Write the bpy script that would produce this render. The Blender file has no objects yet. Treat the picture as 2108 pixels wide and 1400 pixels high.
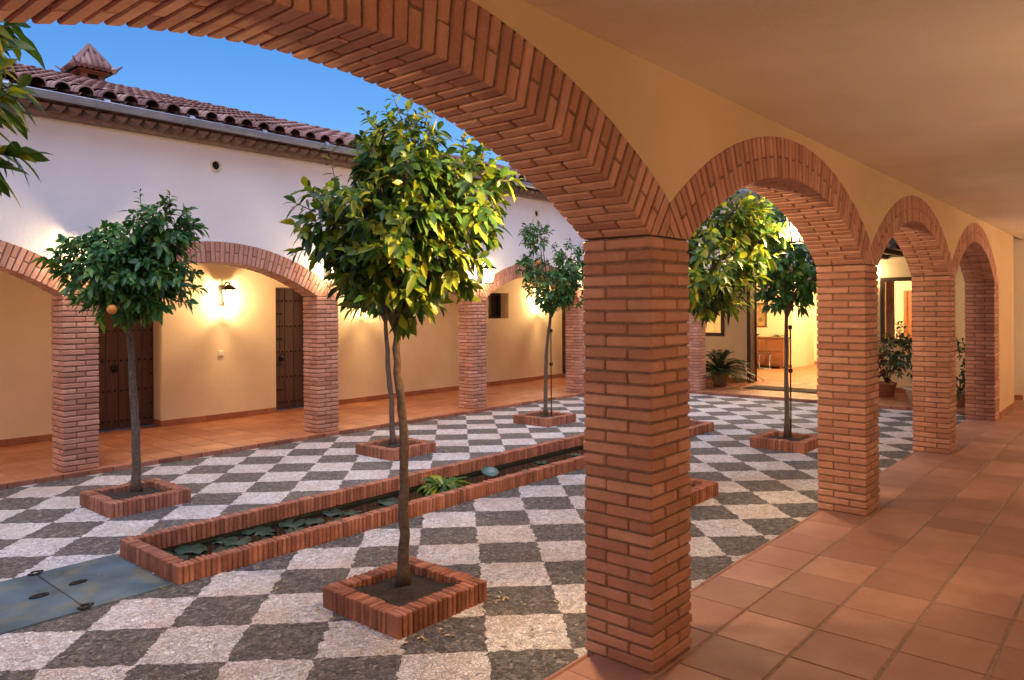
import bpy, math, random
from math import sin, cos, pi, sqrt, asin, radians, floor
from mathutils import Vector, Matrix, noise as mnoise

random.seed(7)
sc = bpy.context.scene
COL = sc.collection

# ------------------------------------------------------------------ measured layout (metres)
CAM_H, CAM_F, CAM_YAW, CAM_CY, CAM_ROLL = 1.6855, 1538.84, 0.71, 631.3, -0.0053
ZC = -0.05                       # courtyard paving level (corridor floor is z = 0)
AY, AW = 1.743, 0.38             # arcade wall: corridor face, thickness
AX = [-3.9, -0.58, 3.0, 6.3335, 9.5333, 12.6976]
AH = 2.007                       # springing
CEIL = 2.80
HY, HT, HWX = 8.5014, 0.33, 0.347   # opposite house: courtyard face, thickness, pillar width
HX = [-3.25, -0.22, 2.812, 5.8886, 8.8931, 11.8828]
HH = 1.835
HBACK = 10.72
EX, EW = 13.6, 15.73             # end wing: porch face, back wall of porch

# ------------------------------------------------------------------ mesh builder
class MB:
    def __init__(self):
        self.v = []; self.f = []; self.m = []; self.s = []
    def face(self, idx, m=0, sm=False):
        self.f.append(idx); self.m.append(m); self.s.append(sm)
    def quad(self, a, b, c, d, m=0):
        n = len(self.v); self.v += [tuple(a), tuple(b), tuple(c), tuple(d)]
        self.face((n, n+1, n+2, n+3), m)
    def hexa(self, P, b=0.0, m=0):
        """P: 8 corners indexed x + 2y + 4z; b: chamfer"""
        P = [Vector(p) for p in P]
        if b <= 0:
            n = len(self.v); self.v += [tuple(p) for p in P]
            for q in ((0,2,3,1),(4,5,7,6),(0,1,5,4),(2,6,7,3),(0,4,6,2),(1,3,7,5)):
                self.face(tuple(n+i for i in q), m)
            return
        n = len(self.v); ix = {}
        for c in range(8):
            d = [(P[c ^ (1 << k)] - P[c]) for k in range(3)]
            d = [e * (min(b, e.length*0.45)/max(e.length, 1e-9)) for e in d]
            for k in range(3):
                o = [j for j in range(3) if j != k]
                ix[(c, k)] = len(self.v); self.v.append(tuple(P[c] + d[o[0]] + d[o[1]]))
        # faces
        for k in range(3):
            a, e = [j for j in range(3) if j != k]
            for s in (0, 1):
                base = s << k
                q = [base, base | (1 << a), base | (1 << a) | (1 << e), base | (1 << e)]
                flip = (s == 0) ^ (k == 1)
                if flip: q = q[::-1]
                self.face(tuple(ix[(c, k)] for c in q), m)
        for k in range(3):               # edges along axis k
            a, e = [j for j in range(3) if j != k]
            for sa in (0, 1):
                for se in (0, 1):
                    c0 = (sa << a) | (se << e); c1 = c0 | (1 << k)
                    q = [ix[(c0, a)], ix[(c1, a)], ix[(c1, e)], ix[(c0, e)]]
                    if (sa == se) ^ (k == 1): q = q[::-1]
                    self.face(tuple(q), m)
        for c in range(8):
            q = [ix[(c, 0)], ix[(c, 1)], ix[(c, 2)]]
            if bin(c).count('1') % 2 == 0: q = q[::-1]
            self.face(tuple(q), m)
    def box(self, x0, x1, y0, y1, z0, z1, b=0.0, m=0, j=0.0):
        P = [(x1 if i & 1 else x0, y1 if i & 2 else y0, z1 if i & 4 else z0) for i in range(8)]
        if j: P = [tuple(c + random.uniform(-j, j) for c in p) for p in P]
        self.hexa(P, b, m)
    def tube(self, pts, radii, n=8, m=0, cap=True, sm=True):
        pts = [Vector(p) for p in pts]; base = len(self.v); up = Vector((0.13, 0.21, 1)).normalized()
        for i, p in enumerate(pts):
            t = (pts[min(i+1, len(pts)-1)] - pts[max(i-1, 0)]).normalized()
            a = t.cross(up if abs(t.dot(up)) < 0.95 else Vector((1, 0, 0))).normalized(); b2 = t.cross(a)
            r = radii[i] if isinstance(radii, (list, tuple)) else radii
            for k in range(n):
                w = 2*pi*k/n; self.v.append(tuple(p + a*(r*cos(w)) + b2*(r*sin(w))))
        for i in range(len(pts)-1):
            for k in range(n):
                q = base+i*n
                self.face((q+k, q+(k+1) % n, q+n+(k+1) % n, q+n+k), m, sm)
        if cap:
            self.face(tuple(base+k for k in range(n))[::-1], m)
            self.face(tuple(base+(len(pts)-1)*n+k for k in range(n)), m)
    def lathe(self, prof, c=(0, 0, 0), n=16, m=0, sm=True):
        base = len(self.v)
        for r, z in prof:
            for k in range(n):
                w = 2*pi*k/n; self.v.append((c[0]+r*cos(w), c[1]+r*sin(w), c[2]+z))
        for i in range(len(prof)-1):
            for k in range(n):
                q = base+i*n; self.face((q+k, q+(k+1) % n, q+n+(k+1) % n, q+n+k), m, sm)
    def ball(self, c, r, n=10, m=0, sz=1.0):
        self.lathe([(max(r*sin(pi*i/n), 1e-4), -r*sz*cos(pi*i/n)) for i in range(n+1)], c, n+2, m)
    def build(self, name, mats, parent=None, loc=None):
        me = bpy.data.meshes.new(name); me.from_pydata(self.v, [], self.f)
        for mt in (mats if isinstance(mats, (list, tuple)) else [mats]): me.materials.append(mt)
        me.polygons.foreach_set('material_index', self.m); me.polygons.foreach_set('use_smooth', self.s)
        me.update()
        o = bpy.data.objects.new(name, me); COL.objects.link(o)
        if parent: o.parent = parent
        if loc: o.location = loc
        return o

def tag(o, label=None, cat=None, group=None, kind=None):
    if label: o['label'] = label
    if cat: o['category'] = cat
    if group: o['group'] = group
    if kind: o['kind'] = kind
    return o
def thing(name, label, cat, loc=(0, 0, 0), rz=0, group=None):
    o = bpy.data.objects.new(name, None); COL.objects.link(o); o.empty_display_size = 0.2
    o.location = loc; o.rotation_euler = (0, 0, rz)
    return tag(o, label, cat, group)
def dup(o, loc=None, rz=None, label=None, parent=None):
    c = o.copy(); COL.objects.link(c)
    if parent is not None: c.parent = parent
    if loc is not None: c.location = loc
    if rz is not None: c.rotation_euler = (0, 0, rz)
    if label: c['label'] = label
    for ch in list(o.children): dup(ch, parent=c)
    return c

# ------------------------------------------------------------------ materials
def newmat(name):
    m = bpy.data.materials.new(name); m.use_nodes = True; nt = m.node_tree
    return m, nt, nt.nodes['Principled BSDF']
def N(nt, typ, **kw):
    n = nt.nodes.new(typ)
    for k, v in kw.items():
        if k in n.inputs.keys() if isinstance(k, str) else False: n.inputs[k].default_value = v
        else: setattr(n, k, v)
    return n
def math_(nt, op, a, b=None):
    n = nt.nodes.new('ShaderNodeMath'); n.operation = op
    for i, x in enumerate((a, b)):
        if x is None: continue
        if isinstance(x, (int, float)): n.inputs[i].default_value = x
        else: nt.links.new(x, n.inputs[i])
    return n.outputs[0]
def ramp(nt, fac, stops):
    r = nt.nodes.new('ShaderNodeValToRGB'); e = r.color_ramp.elements
    while len(e) < len(stops): e.new(0.5)
    for el, (p, c) in zip(e, stops): el.position = p; el.color = (*c, 1)
    nt.links.new(fac, r.inputs[0]); return r.outputs[0]
def mixc(nt, fac, a, b, typ='MIX'):
    n = nt.nodes.new('ShaderNodeMix'); n.data_type = 'RGBA'; n.blend_type = typ
    if isinstance(fac, (int, float)): n.inputs[0].default_value = fac
    else: nt.links.new(fac, n.inputs[0])
    for i, x in ((6, a), (7, b)):
        if isinstance(x, tuple): n.inputs[i].default_value = (*x, 1)
        else: nt.links.new(x, n.inputs[i])
    return n.outputs[2]
def objco(nt):
    g = nt.nodes.new('ShaderNodeNewGeometry'); return g.outputs['Position'], g.outputs['Random Per Island']
def noise_(nt, co, scale, detail=4, rough=0.55, out=0):
    n = nt.nodes.new('ShaderNodeTexNoise'); n.inputs['Scale'].default_value = scale
    n.inputs['Detail'].default_value = detail; n.inputs['Roughness'].default_value = rough
    nt.links.new(co, n.inputs['Vector']); return n.outputs[out]
def bump(nt, bs, h, strength, dist):
    b = nt.nodes.new('ShaderNodeBump'); b.inputs['Strength'].default_value = strength; b.inputs['Distance'].default_value = dist
    nt.links.new(h, b.inputs['Height']); nt.links.new(b.outputs[0], bs.inputs['Normal'])

def m_simple(name, c, rough=0.6, metal=0.0, var=0.15, scale=12, bmp=0.0):
    m, nt, bs = newmat(name); p, r = objco(nt)
    f = noise_(nt, p, scale)
    d = tuple(x*(1-var) for x in c); l = tuple(min(1, x*(1+var)) for x in c)
    nt.links.new(ramp(nt, f, [(0.3, d), (0.7, l)]), bs.inputs['Base Color'])
    bs.inputs['Roughness'].default_value = rough; bs.inputs['Metallic'].default_value = metal
    if bmp: bump(nt, bs, noise_(nt, p, scale*6), bmp, 0.01)
    return m
def m_brick(name, lo, mid, hi, rough=0.85, dirt=0.55):
    m, nt, bs = newmat(name); p, r = objco(nt)
    c = ramp(nt, r, [(0.0, lo), (0.5, mid), (1.0, hi)])
    n1 = noise_(nt, p, 9, 5, 0.6); n2 = noise_(nt, p, 90, 3, 0.6)
    c = mixc(nt, ramp(nt, n1, [(0.35, (0, 0, 0)), (0.75, (dirt,)*3)]), c, tuple(x*(0.62 if dirt < 0.6 else 0.4) for x in mid))
    c = mixc(nt, ramp(nt, n2, [(0.55, (0, 0, 0)), (0.8, (0.35, 0.35, 0.35))]), c, (min(1, hi[0]*1.25), hi[1]*1.5, hi[2]*1.7))
    n3 = noise_(nt, p, 2.2, 6, 0.7)
    c = mixc(nt, ramp(nt, n3, [(0.52, (0, 0, 0)), (0.78, (0.4, 0.4, 0.4))]), c, (min(1, mid[0]*1.15), mid[1]*1.5, mid[2]*1.7))
    nt.links.new(c, bs.inputs['Base Color']); bs.inputs['Roughness'].default_value = rough
    bump(nt, bs, math_(nt, 'ADD', noise_(nt, p, 60, 5, 0.65), math_(nt, 'MULTIPLY', n1, 1.5)), 0.4, 0.007)
    return m
def m_plaster(name, c, stain):
    m, nt, bs = newmat(name); p, r = objco(nt)
    n1 = noise_(nt, p, 1.3, 5, 0.6); n2 = noise_(nt, p, 45, 4, 0.6)
    k = mixc(nt, ramp(nt, n1, [(0.42, (0, 0, 0)), (0.68, (0.75, 0.75, 0.75))]), c, stain)
    nt.links.new(k, bs.inputs['Base Color']); bs.inputs['Roughness'].default_value = 0.9
    bump(nt, bs, math_(nt, 'ADD', n2, math_(nt, 'MULTIPLY', noise_(nt, p, 4, 4), 2.0)), 0.12, 0.022)
    return m
def m_cobble():
    m, nt, bs = newmat('cobble_checker'); p, r = objco(nt); L = nt.links.new
    nd = noise_(nt, p, 14, 3, 0.6, 1)
    vm = nt.nodes.new('ShaderNodeVectorMath'); vm.operation = 'MULTIPLY_ADD'
    L(nd, vm.inputs[0]); vm.inputs[1].default_value = (0.075, 0.075, 0); vm.inputs[2].default_value = (0, 0, 0)
    v2 = nt.nodes.new('ShaderNodeVectorMath'); v2.operation = 'ADD'; L(p, v2.inputs[0]); L(vm.outputs[0], v2.inputs[1])
    v3 = nt.nodes.new('ShaderNodeVectorMath'); v3.operation = 'SUBTRACT'; L(v2.outputs[0], v3.inputs[0]); v3.inputs[1].default_value = (0.0375, 0.0375, 0)
    # pebbles: the cell decides its own colour so the squares have ragged pebble edges
    vo = nt.nodes.new('ShaderNodeTexVoronoi'); vo.feature = 'F1'; vo.inputs['Scale'].default_value = 46; L(v3.outputs[0], vo.inputs['Vector'])
    ve = nt.nodes.new('ShaderNodeTexVoronoi'); ve.feature = 'DISTANCE_TO_EDGE'; ve.inputs['Scale'].default_value = 46; L(v3.outputs[0], ve.inputs['Vector'])
    sp = nt.nodes.new('ShaderNodeSeparateXYZ'); L(v3.outputs[0], sp.inputs[0])
    x, y = sp.outputs[0], sp.outputs[1]
    a = math_(nt, 'MULTIPLY', math_(nt, 'ADD', x, y), 0.70711); b = math_(nt, 'MULTIPLY', math_(nt, 'SUBTRACT', y, x), 0.70711)
    ca = math_(nt, 'FLOOR', math_(nt, 'DIVIDE', math_(nt, 'SUBTRACT', a, 0.325), 0.43))
    cb = math_(nt, 'FLOOR', math_(nt, 'DIVIDE', math_(nt, 'ADD', b, 0.155), 0.43))
    par = math_(nt, 'FLOORED_MODULO', math_(nt, 'ADD', ca, cb), 2.0)
    rnd = nt.nodes.new('ShaderNodeSeparateColor'); L(vo.outputs['Color'], rnd.inputs[0])
    white = ramp(nt, rnd.outputs[0], [(0.0, (0.42, 0.39, 0.39)), (0.35, (0.70, 0.67, 0.68)), (1.0, (0.86, 0.84, 0.86))])
    grey = ramp(nt, rnd.outputs[0], [(0.0, (0.045, 0.044, 0.047)), (0.5, (0.12, 0.115, 0.12)), (0.85, (0.18, 0.17, 0.17)), (1.0, (0.32, 0.285, 0.265))])
    st = noise_(nt, p, 2.3, 5, 0.65); st2 = noise_(nt, p, 55, 4, 0.7)
    white = mixc(nt, ramp(nt, st, [(0.44, (0, 0, 0)), (0.68, (0.7, 0.7, 0.7))]), white, (0.56, 0.44, 0.37))
    grey = mixc(nt, ramp(nt, st, [(0.48, (0, 0, 0)), (0.75, (0.5, 0.5, 0.5))]), grey, (0.17, 0.12, 0.085))
    white = mixc(nt, ramp(nt, st2, [(0.56, (0, 0, 0)), (0.68, (0.8, 0.8, 0.8))]), white, (0.33, 0.25, 0.21))
    grey = mixc(nt, ramp(nt, st2, [(0.58, (0, 0, 0)), (0.70, (0.7, 0.7, 0.7))]), grey, (0.22, 0.18, 0.155))
    st3 = noise_(nt, p, 42, 3, 0.6)
    grey = mixc(nt, ramp(nt, st3, [(0.55, (0, 0, 0)), (0.66, (0.85, 0.85, 0.85))]), grey, (0.028, 0.027, 0.03))
    gapw = ramp(nt, ve.outputs['Distance'], [(0.0, (1, 1, 1)), (0.14, (0, 0, 0))])
    white = mixc(nt, math_(nt, 'MULTIPLY', gapw, 0.45), white, (0.40, 0.34, 0.31))
    grey = mixc(nt, math_(nt, 'MULTIPLY', gapw, 0.5), grey, (0.15, 0.13, 0.115))
    L(mixc(nt, par, grey, white), bs.inputs['Base Color']); bs.inputs['Roughness'].default_value = 0.75
    hgt = ramp(nt, ve.outputs['Distance'], [(0.0, (0, 0, 0)), (0.3, (1, 1, 1))])
    hh = math_(nt, 'ADD', hgt, math_(nt, 'MULTIPLY', noise_(nt, p, 7, 2), 1.5))
    bump(nt, bs, hh, 1.0, 0.012)
    return m
def m_tile(name, lo, mid, hi, rough=0.5):
    m, nt, bs = newmat(name); p, r = objco(nt)
    c = ramp(nt, r, [(0.0, lo), (0.5, mid), (1.0, hi)])
    n1 = noise_(nt, p, 3.5, 5, 0.6); n2 = noise_(nt, p, 30, 4, 0.6)
    c = mixc(nt, ramp(nt, n1, [(0.4, (0, 0, 0)), (0.75, (0.5, 0.5, 0.5))]), c, tuple(x*0.72 for x in mid))
    c = mixc(nt, ramp(nt, n2, [(0.5, (0, 0, 0)), (0.85, (0.3, 0.3, 0.3))]), c, hi)
    nt.links.new(c, bs.inputs['Base Color'])
    rr = ramp(nt, n1, [(0.3, (rough-0.08,)*3), (0.7, (rough+0.12,)*3)]); nt.links.new(rr, bs.inputs['Roughness'])
    bump(nt, bs, n1, 0.15, 0.01)
    return m
def m_wood(name, lo, hi, rough=0.5, axis=2):
    m, nt, bs = newmat(name); p, r = objco(nt)
    mp = nt.nodes.new('ShaderNodeMapping'); s = [22, 22, 22]; s[axis] = 1.6; mp.inputs['Scale'].default_value = s
    nt.links.new(p, mp.inputs[0])
    n1 = noise_(nt, mp.outputs[0], 1.5, 6, 0.65)
    nt.links.new(ramp(nt, n1, [(0.3, lo), (0.7, hi)]), bs.inputs['Base Color']); bs.inputs['Roughness'].default_value = rough
    bump(nt, bs, n1, 0.25, 0.006)
    return m
def m_leaf(name, lo, mid, hi, trans=0.3):
    m, nt, bs = newmat(name); p, r = objco(nt)
    c = ramp(nt, r, [(0.0, lo), (0.55, mid), (0.92, hi), (1.0, (hi[0]*1.4, hi[1]*1.1, hi[2]))])
    c = mixc(nt, ramp(nt, noise_(nt, p, 4, 2), [(0.4, (0, 0, 0)), (0.7, (0.5, 0.5, 0.5))]), c, lo)
    nt.links.new(c, bs.inputs['Base Color']); bs.inputs['Roughness'].default_value = 0.42
    bs.inputs['Specular IOR Level'].default_value = 0.4
    tr = nt.nodes.new('ShaderNodeBsdfTranslucent'); nt.links.new(mixc(nt, 1.0, c, (1.6, 1.5, 0.7), 'MULTIPLY'), tr.inputs[0])
    mx = nt.nodes.new('ShaderNodeMixShader'); mx.inputs[0].default_value = trans
    nt.links.new(bs.outputs[0], mx.inputs[1]); nt.links.new(tr.outputs[0], mx.inputs[2])
    nt.links.new(mx.outputs[0], nt.nodes['Material Output'].inputs[0])
    return m
def m_emit(name, c, s, see=0.0):
    m, nt, bs = newmat(name); e = nt.nodes.new('ShaderNodeEmission'); e.inputs[0].default_value = (*c, 1); e.inputs[1].default_value = s
    out = e.outputs[0]
    if see:
        t = nt.nodes.new('ShaderNodeBsdfTransparent'); a = nt.nodes.new('ShaderNodeAddShader')
        nt.links.new(out, a.inputs[0]); nt.links.new(t.outputs[0], a.inputs[1]); out = a.outputs[0]
    nt.links.new(out, nt.nodes['Material Output'].inputs[0]); return m
def m_pane(name, refl=0.12, tint=(1, 1, 1)):
    m, nt, bs = newmat(name)
    t = nt.nodes.new('ShaderNodeBsdfTransparent'); t.inputs[0].default_value = (*tint, 1)
    g = nt.nodes.new('ShaderNodeBsdfGlossy'); g.inputs['Roughness'].default_value = 0.03
    mx = nt.nodes.new('ShaderNodeMixShader'); mx.inputs[0].default_value = refl
    nt.links.new(t.outputs[0], mx.inputs[1]); nt.links.new(g.outputs[0], mx.inputs[2])
    nt.links.new(mx.outputs[0], nt.nodes['Material Output'].inputs[0]); return m

M = {}
M['brick'] = m_brick('pillar_brick', (0.34, 0.148, 0.098), (0.46, 0.215, 0.145), (0.56, 0.295, 0.21))
M['mortar'] = m_simple('mortar', (0.19, 0.112, 0.08), 0.95, var=0.3, scale=30)
M['kerb'] = m_brick('kerb_brick', (0.19, 0.065, 0.038), (0.34, 0.12, 0.065), (0.44, 0.18, 0.11), dirt=0.8)
M['cream'] = m_plaster('cream_plaster', (0.78, 0.69, 0.58), (0.69, 0.59, 0.48))
M['lamplit'] = m_plaster('lamplit_plaster', (0.77, 0.64, 0.44), (0.70, 0.56, 0.37))  # off-white plaster with the lamps' warm yellow put into its colour
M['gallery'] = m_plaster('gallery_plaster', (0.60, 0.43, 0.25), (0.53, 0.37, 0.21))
M['facade'] = m_plaster('facade_plaster', (0.69, 0.665, 0.67), (0.64, 0.605, 0.60))
M['cobble'] = m_cobble()
M['tile'] = m_tile('terracotta_tile', (0.26, 0.125, 0.09), (0.35, 0.172, 0.125), (0.42, 0.22, 0.165), 0.62)
M['tile2'] = m_tile('lamplit_tile', (0.29, 0.10, 0.045), (0.36, 0.135, 0.06), (0.42, 0.17, 0.08))  # clay tile made more orange, lamp light put into the colour
M['grout'] = m_simple('grout', (0.26, 0.17, 0.125), 0.9, var=0.25, scale=25)
M['rooftile'] = m_brick('roof_tile', (0.17, 0.095, 0.09), (0.29, 0.165, 0.15), (0.46, 0.32, 0.30))
M['eave'] = m_simple('eave_clay', (0.20, 0.13, 0.10), 0.9, var=0.3, scale=15, bmp=0.2)
M['zinc'] = m_simple('zinc', (0.30, 0.36, 0.46), 0.32, 0.25, var=0.15, scale=8)
M['steel'] = m_simple('sky_tinted_steel', (0.062, 0.105, 0.14), 0.55, 0.0, var=0.45, scale=3, bmp=0.08)  # blue of the reflected sky is put into the base colour
nt_ = M['steel'].node_tree; b_ = nt_.nodes['Principled BSDF']; p_, r_ = objco(nt_)
nt_.links.new(mixc(nt_, ramp(nt_, noise_(nt_, p_, 5.5, 5, 0.6), [(0.5, (0, 0, 0)), (0.68, (0.6, 0.6, 0.6))]), b_.inputs['Base Color'].links[0].from_socket, (0.17, 0.15, 0.075)), b_.inputs['Base Color'])
M['steel'].node_tree.nodes['Principled BSDF'].inputs['Specular IOR Level'].default_value = 0.15
M['iron'] = m_simple('iron', (0.025, 0.022, 0.02), 0.5, 0.6)
M['brass'] = m_simple('aged_brass', (0.16, 0.11, 0.05), 0.4, 0.8)
M['door'] = m_wood('door_wood', (0.055, 0.022, 0.013), (0.105, 0.045, 0.027))
M['darkwood'] = m_wood('dark_wood', (0.025, 0.013, 0.009), (0.05, 0.026, 0.018), axis=0)
M['midwood'] = m_wood('orange_wood', (0.24, 0.09, 0.03), (0.36, 0.15, 0.05))
M['dresserwood'] = m_wood('dresser_wood', (0.14, 0.05, 0.022), (0.22, 0.09, 0.04), axis=1)
M['bark'] = m_simple('bark', (0.10, 0.07, 0.05), 0.9, var=0.45, scale=40, bmp=0.6)
M['soil'] = m_simple('soil', (0.035, 0.024, 0.017), 0.98, var=0.6, scale=50, bmp=0.9)
M['leaf'] = m_leaf('lamplit_leaf', (0.014, 0.045, 0.012), (0.06, 0.145, 0.018), (0.26, 0.31, 0.022))  # yellow-green of lamp-lit foliage is mixed into this leaf colour
M['leafdark'] = m_leaf('orange_leaf_dark', (0.014, 0.06, 0.016), (0.04, 0.15, 0.032), (0.12, 0.24, 0.04), 0.25)
M['leafbush'] = m_leaf('bush_leaf', (0.014, 0.035, 0.012), (0.03, 0.075, 0.02), (0.08, 0.11, 0.03), 0.15)
M['leafred'] = m_leaf('red_leaf', (0.05, 0.012, 0.01), (0.10, 0.02, 0.015), (0.14, 0.04, 0.02), 0.15)
M['pad'] = m_simple('lily_pad', (0.022, 0.042, 0.022), 0.6, var=0.4, scale=10)
M['padblue'] = m_simple('pale_lily_pad', (0.07, 0.125, 0.115), 0.3, var=0.3, scale=10)
M['fruit'] = m_simple('orange_peel', (0.72, 0.25, 0.03), 0.45, var=0.1, scale=60, bmp=0.1)
M['bulb'] = m_emit('lamp_bulb', (1.0, 0.72, 0.36), 60.0, see=1)
M['shade'] = m_emit('lamp_shade', (1.0, 0.74, 0.40), 9.0)
M['pane'] = m_pane('window_glass')
M['lampglass'] = m_emit('lit_lantern_glass', (1.0, 0.78, 0.45), 1.6, see=1)
M['darkglass'] = m_simple('dark_glass', (0.008, 0.007, 0.007), 0.08, var=0.1)
M['pot'] = m_simple('terracotta_pot', (0.36, 0.17, 0.11), 0.8, var=0.2, scale=9)
M['potwhite'] = m_simple('pale_pot', (0.55, 0.47, 0.38), 0.6, var=0.15, scale=9)
M['black'] = m_simple('hollow_shade', (0.006, 0.005, 0.005), 0.9)  # black standing in for shade in hollows and under the chimney cap
M['mat'] = m_simple('mat_fibre', (0.045, 0.03, 0.018), 1.0, var=0.4, scale=80, bmp=0.5)
M['white'] = m_simple('white_plastic', (0.7, 0.66, 0.58), 0.4, var=0.05)
M['litter'] = m_brick('dry_leaf', (0.30, 0.20, 0.07), (0.42, 0.30, 0.13), (0.60, 0.50, 0.30))
M['canvas'] = m_simple('picture_paint', (0.32, 0.22, 0.10), 0.6, var=0.6, scale=7)
M['ground'] = m_simple('earth', (0.12, 0.09, 0.06), 0.95, var=0.3, scale=2)
def m_water():
    m, nt, bs = newmat('pool_water'); p, r = objco(nt)
    bs.inputs['Base Color'].default_value = (0.006, 0.009, 0.006, 1); bs.inputs['Roughness'].default_value = 0.06
    bump(nt, bs, noise_(nt, p, 14, 2), 0.05, 0.01); return m
M['water'] = m_water()
M['wet'] = m_simple('wet_mossy_render', (0.028, 0.026, 0.016), 0.6, var=0.5, scale=14)

# ------------------------------------------------------------------ ground sheets
def sheet(name, rects, z, mat, kind='structure'):
    mb = MB()
    for x0, x1, y0, y1 in rects: mb.quad((x0, y0, z), (x1, y0, z), (x1, y1, z), (x0, y1, z))
    return tag(mb.build(name, mat), kind=kind)
sheet('ground', [(-300, 300, -300, 300)], -0.42, M['ground'])
PX0, PX1, PY0, PY1, PR = 2.18, 9.70, 4.645, 5.53, 0.09
sheet('courtyard_paving', [(-6, PX0+0.05, AY+0.2, HY), (PX1-0.05, EX, AY+0.2, HY), (PX0+0.05, PX1-0.05, AY+0.2, PY0+0.05), (PX0+0.05, PX1-0.05, PY1-0.05, HY)], ZC, M['cobble'])

def tiles(name, x0, x1, y0, y1, px, py, ox, oy, gx, gy, z, mat, edge=None):
    """square clay tiles with grooves; gx = joint width across X, gy = across Y"""
    mb = MB()
    i0, i1 = floor((x0-ox)/px), floor((x1-ox)/px)+1
    j0, j1 = floor((y0-oy)/py), floor((y1-oy)/py)+1
    for i in range(i0, i1):
        for j in range(j0, j1):
            a, b = max(x0, ox+i*px+gx/2), min(x1, ox+(i+1)*px-gx/2)
            c, d = max(y0, oy+j*py+gy/2), min(y1, oy+(j+1)*py-gy/2)
            if b-a < 0.03 or d-c < 0.03: continue
            q = random.uniform(-0.0012, 0.0012)
            mb.box(a, b, c, d, z-0.03, z+q, 0.004, 0, 0.0012)
    mb.quad((x0, y0, z-0.005), (x1, y0, z-0.005), (x1, y1, z-0.005), (x0, y1, z-0.005), 1)
    mb.box(x0, x1, y0, y1, z-0.30, z-0.032, 0, 1)
    return tag(mb.build(name, [mat, M['grout']]), kind='structure')
tiles('corridor_floor', -4.5, EW, -1.2, AY+AW-0.05, 0.395, 0.38, 3.975, 1.72, 0.006, 0.016, 0, M['tile'])
tiles('portico_floor', -4.5, EW, HY-0.04, HBACK+0.25, 0.33, 0.33, 0.1, HY+0.03, 0.008, 0.008, 0, M['tile2'])
tiles('terrace_floor', EX-0.05, EW+0.1, AY+AW-0.05, HY-0.05, 0.33, 0.33, EX-0.02, 0.1, 0.008, 0.008, 0, M['tile2'])
mb = MB()     # brick kerbs along the paving edges
x = -4.5
while x < EX-0.1:
    mb.box(x, x+0.235, HY-0.075, HY-0.042, ZC-0.1, 0.002, 0.005, 0, 0.002); x += 0.243
tag(mb.build('pavement_kerb', M['kerb']), kind='structure')
mb = MB(); y = AY+AW
while y < HY-0.3:
    mb.box(EX-0.085, EX-0.052, y, y+0.235, ZC-0.1, 0.001, 0.005, 0, 0.002); y += 0.243
tag(mb.build('terrace_kerb', M['kerb']), kind='structure')
mb = MB(); x = -4.5
while x < EX-0.2:
    mb.box(x, x+0.387, AY+AW-0.047, AY+AW-0.014, ZC-0.1, 0.0, 0.012, 0, 0.0015); x += 0.395
tag(mb.build('corridor_kerb', M['tile']), kind='structure')

# ------------------------------------------------------------------ brick pillars and arches
PITCH = 0.0573
def pillar_mesh(wx, wy, H, flip=0):
    mb = MB(); t = 0.124; g = 0.009
    n = round(H/PITCH); p = H/n
    for k in range(n):
        z0 = k*p+0.005; z1 = (k+1)*p-0.006
        alt = (k+flip) % 2
        R = []
        if alt:   # pinwheel of four stretchers
            R = [(0, wx-t-g, 0, t), (wx-t, wx, 0, wy-t-g), (t+g, wx, wy-t, wy), (0, t, t+g, wy)]
        else:
            R = [(t+g, wx, 0, t), (wx-t, wx, t+g, wy), (0, wx-t-g, wy-t, wy), (0, t, 0, wy-t-g)]
        for a, b, c, d in R:
            e = [random.uniform(-0.003, 0.003) for _ in range(4)]
            mb.box(a+e[0] if a < 0.01 else a, b+e[1] if b > wx-0.01 else b, c+e[2] if c < 0.01 else c, d+e[3] if d > wy-0.01 else d, z0, z1, 0.006, 0, 0.0022)
    mb.box(0.010, wx-0.010, 0.010, wy-0.010, -0.02, H, 0, 1)
    return mb

def arch_geo(x0, x1, H, rise):
    hs = (x1-x0)/2; R = (hs*hs+rise*rise)/(2*rise); return (x0+x1)/2, H+rise-R, R, asin(hs/R)
RING = 0.25
def clip_poly(poly, test):
    out = []
    for i in range(len(poly)):
        a, b = poly[i-1], poly[i]; da, db = test(a), test(b)
        if (da >= 0) != (db >= 0): t = da/(da-db); out.append((a[0]+(b[0]-a[0])*t, a[1]+(b[1]-a[1])*t))
        if db >= 0: out.append(b)
    return out
def prism(mb, poly, y0, y1, m=0):
    n = len(mb.v); k = len(poly)
    for q in poly: mb.v.append((q[0], y0, q[1]))
    for q in poly: mb.v.append((q[0], y1, q[1]))
    mb.face(tuple(n+i for i in range(k)), m); mb.face(tuple(n+k+i for i in range(k))[::-1], m)
    for i in range(k): j = (i+1) % k; mb.face((n+i, n+k+i, n+k+j, n+j), m)
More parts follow.
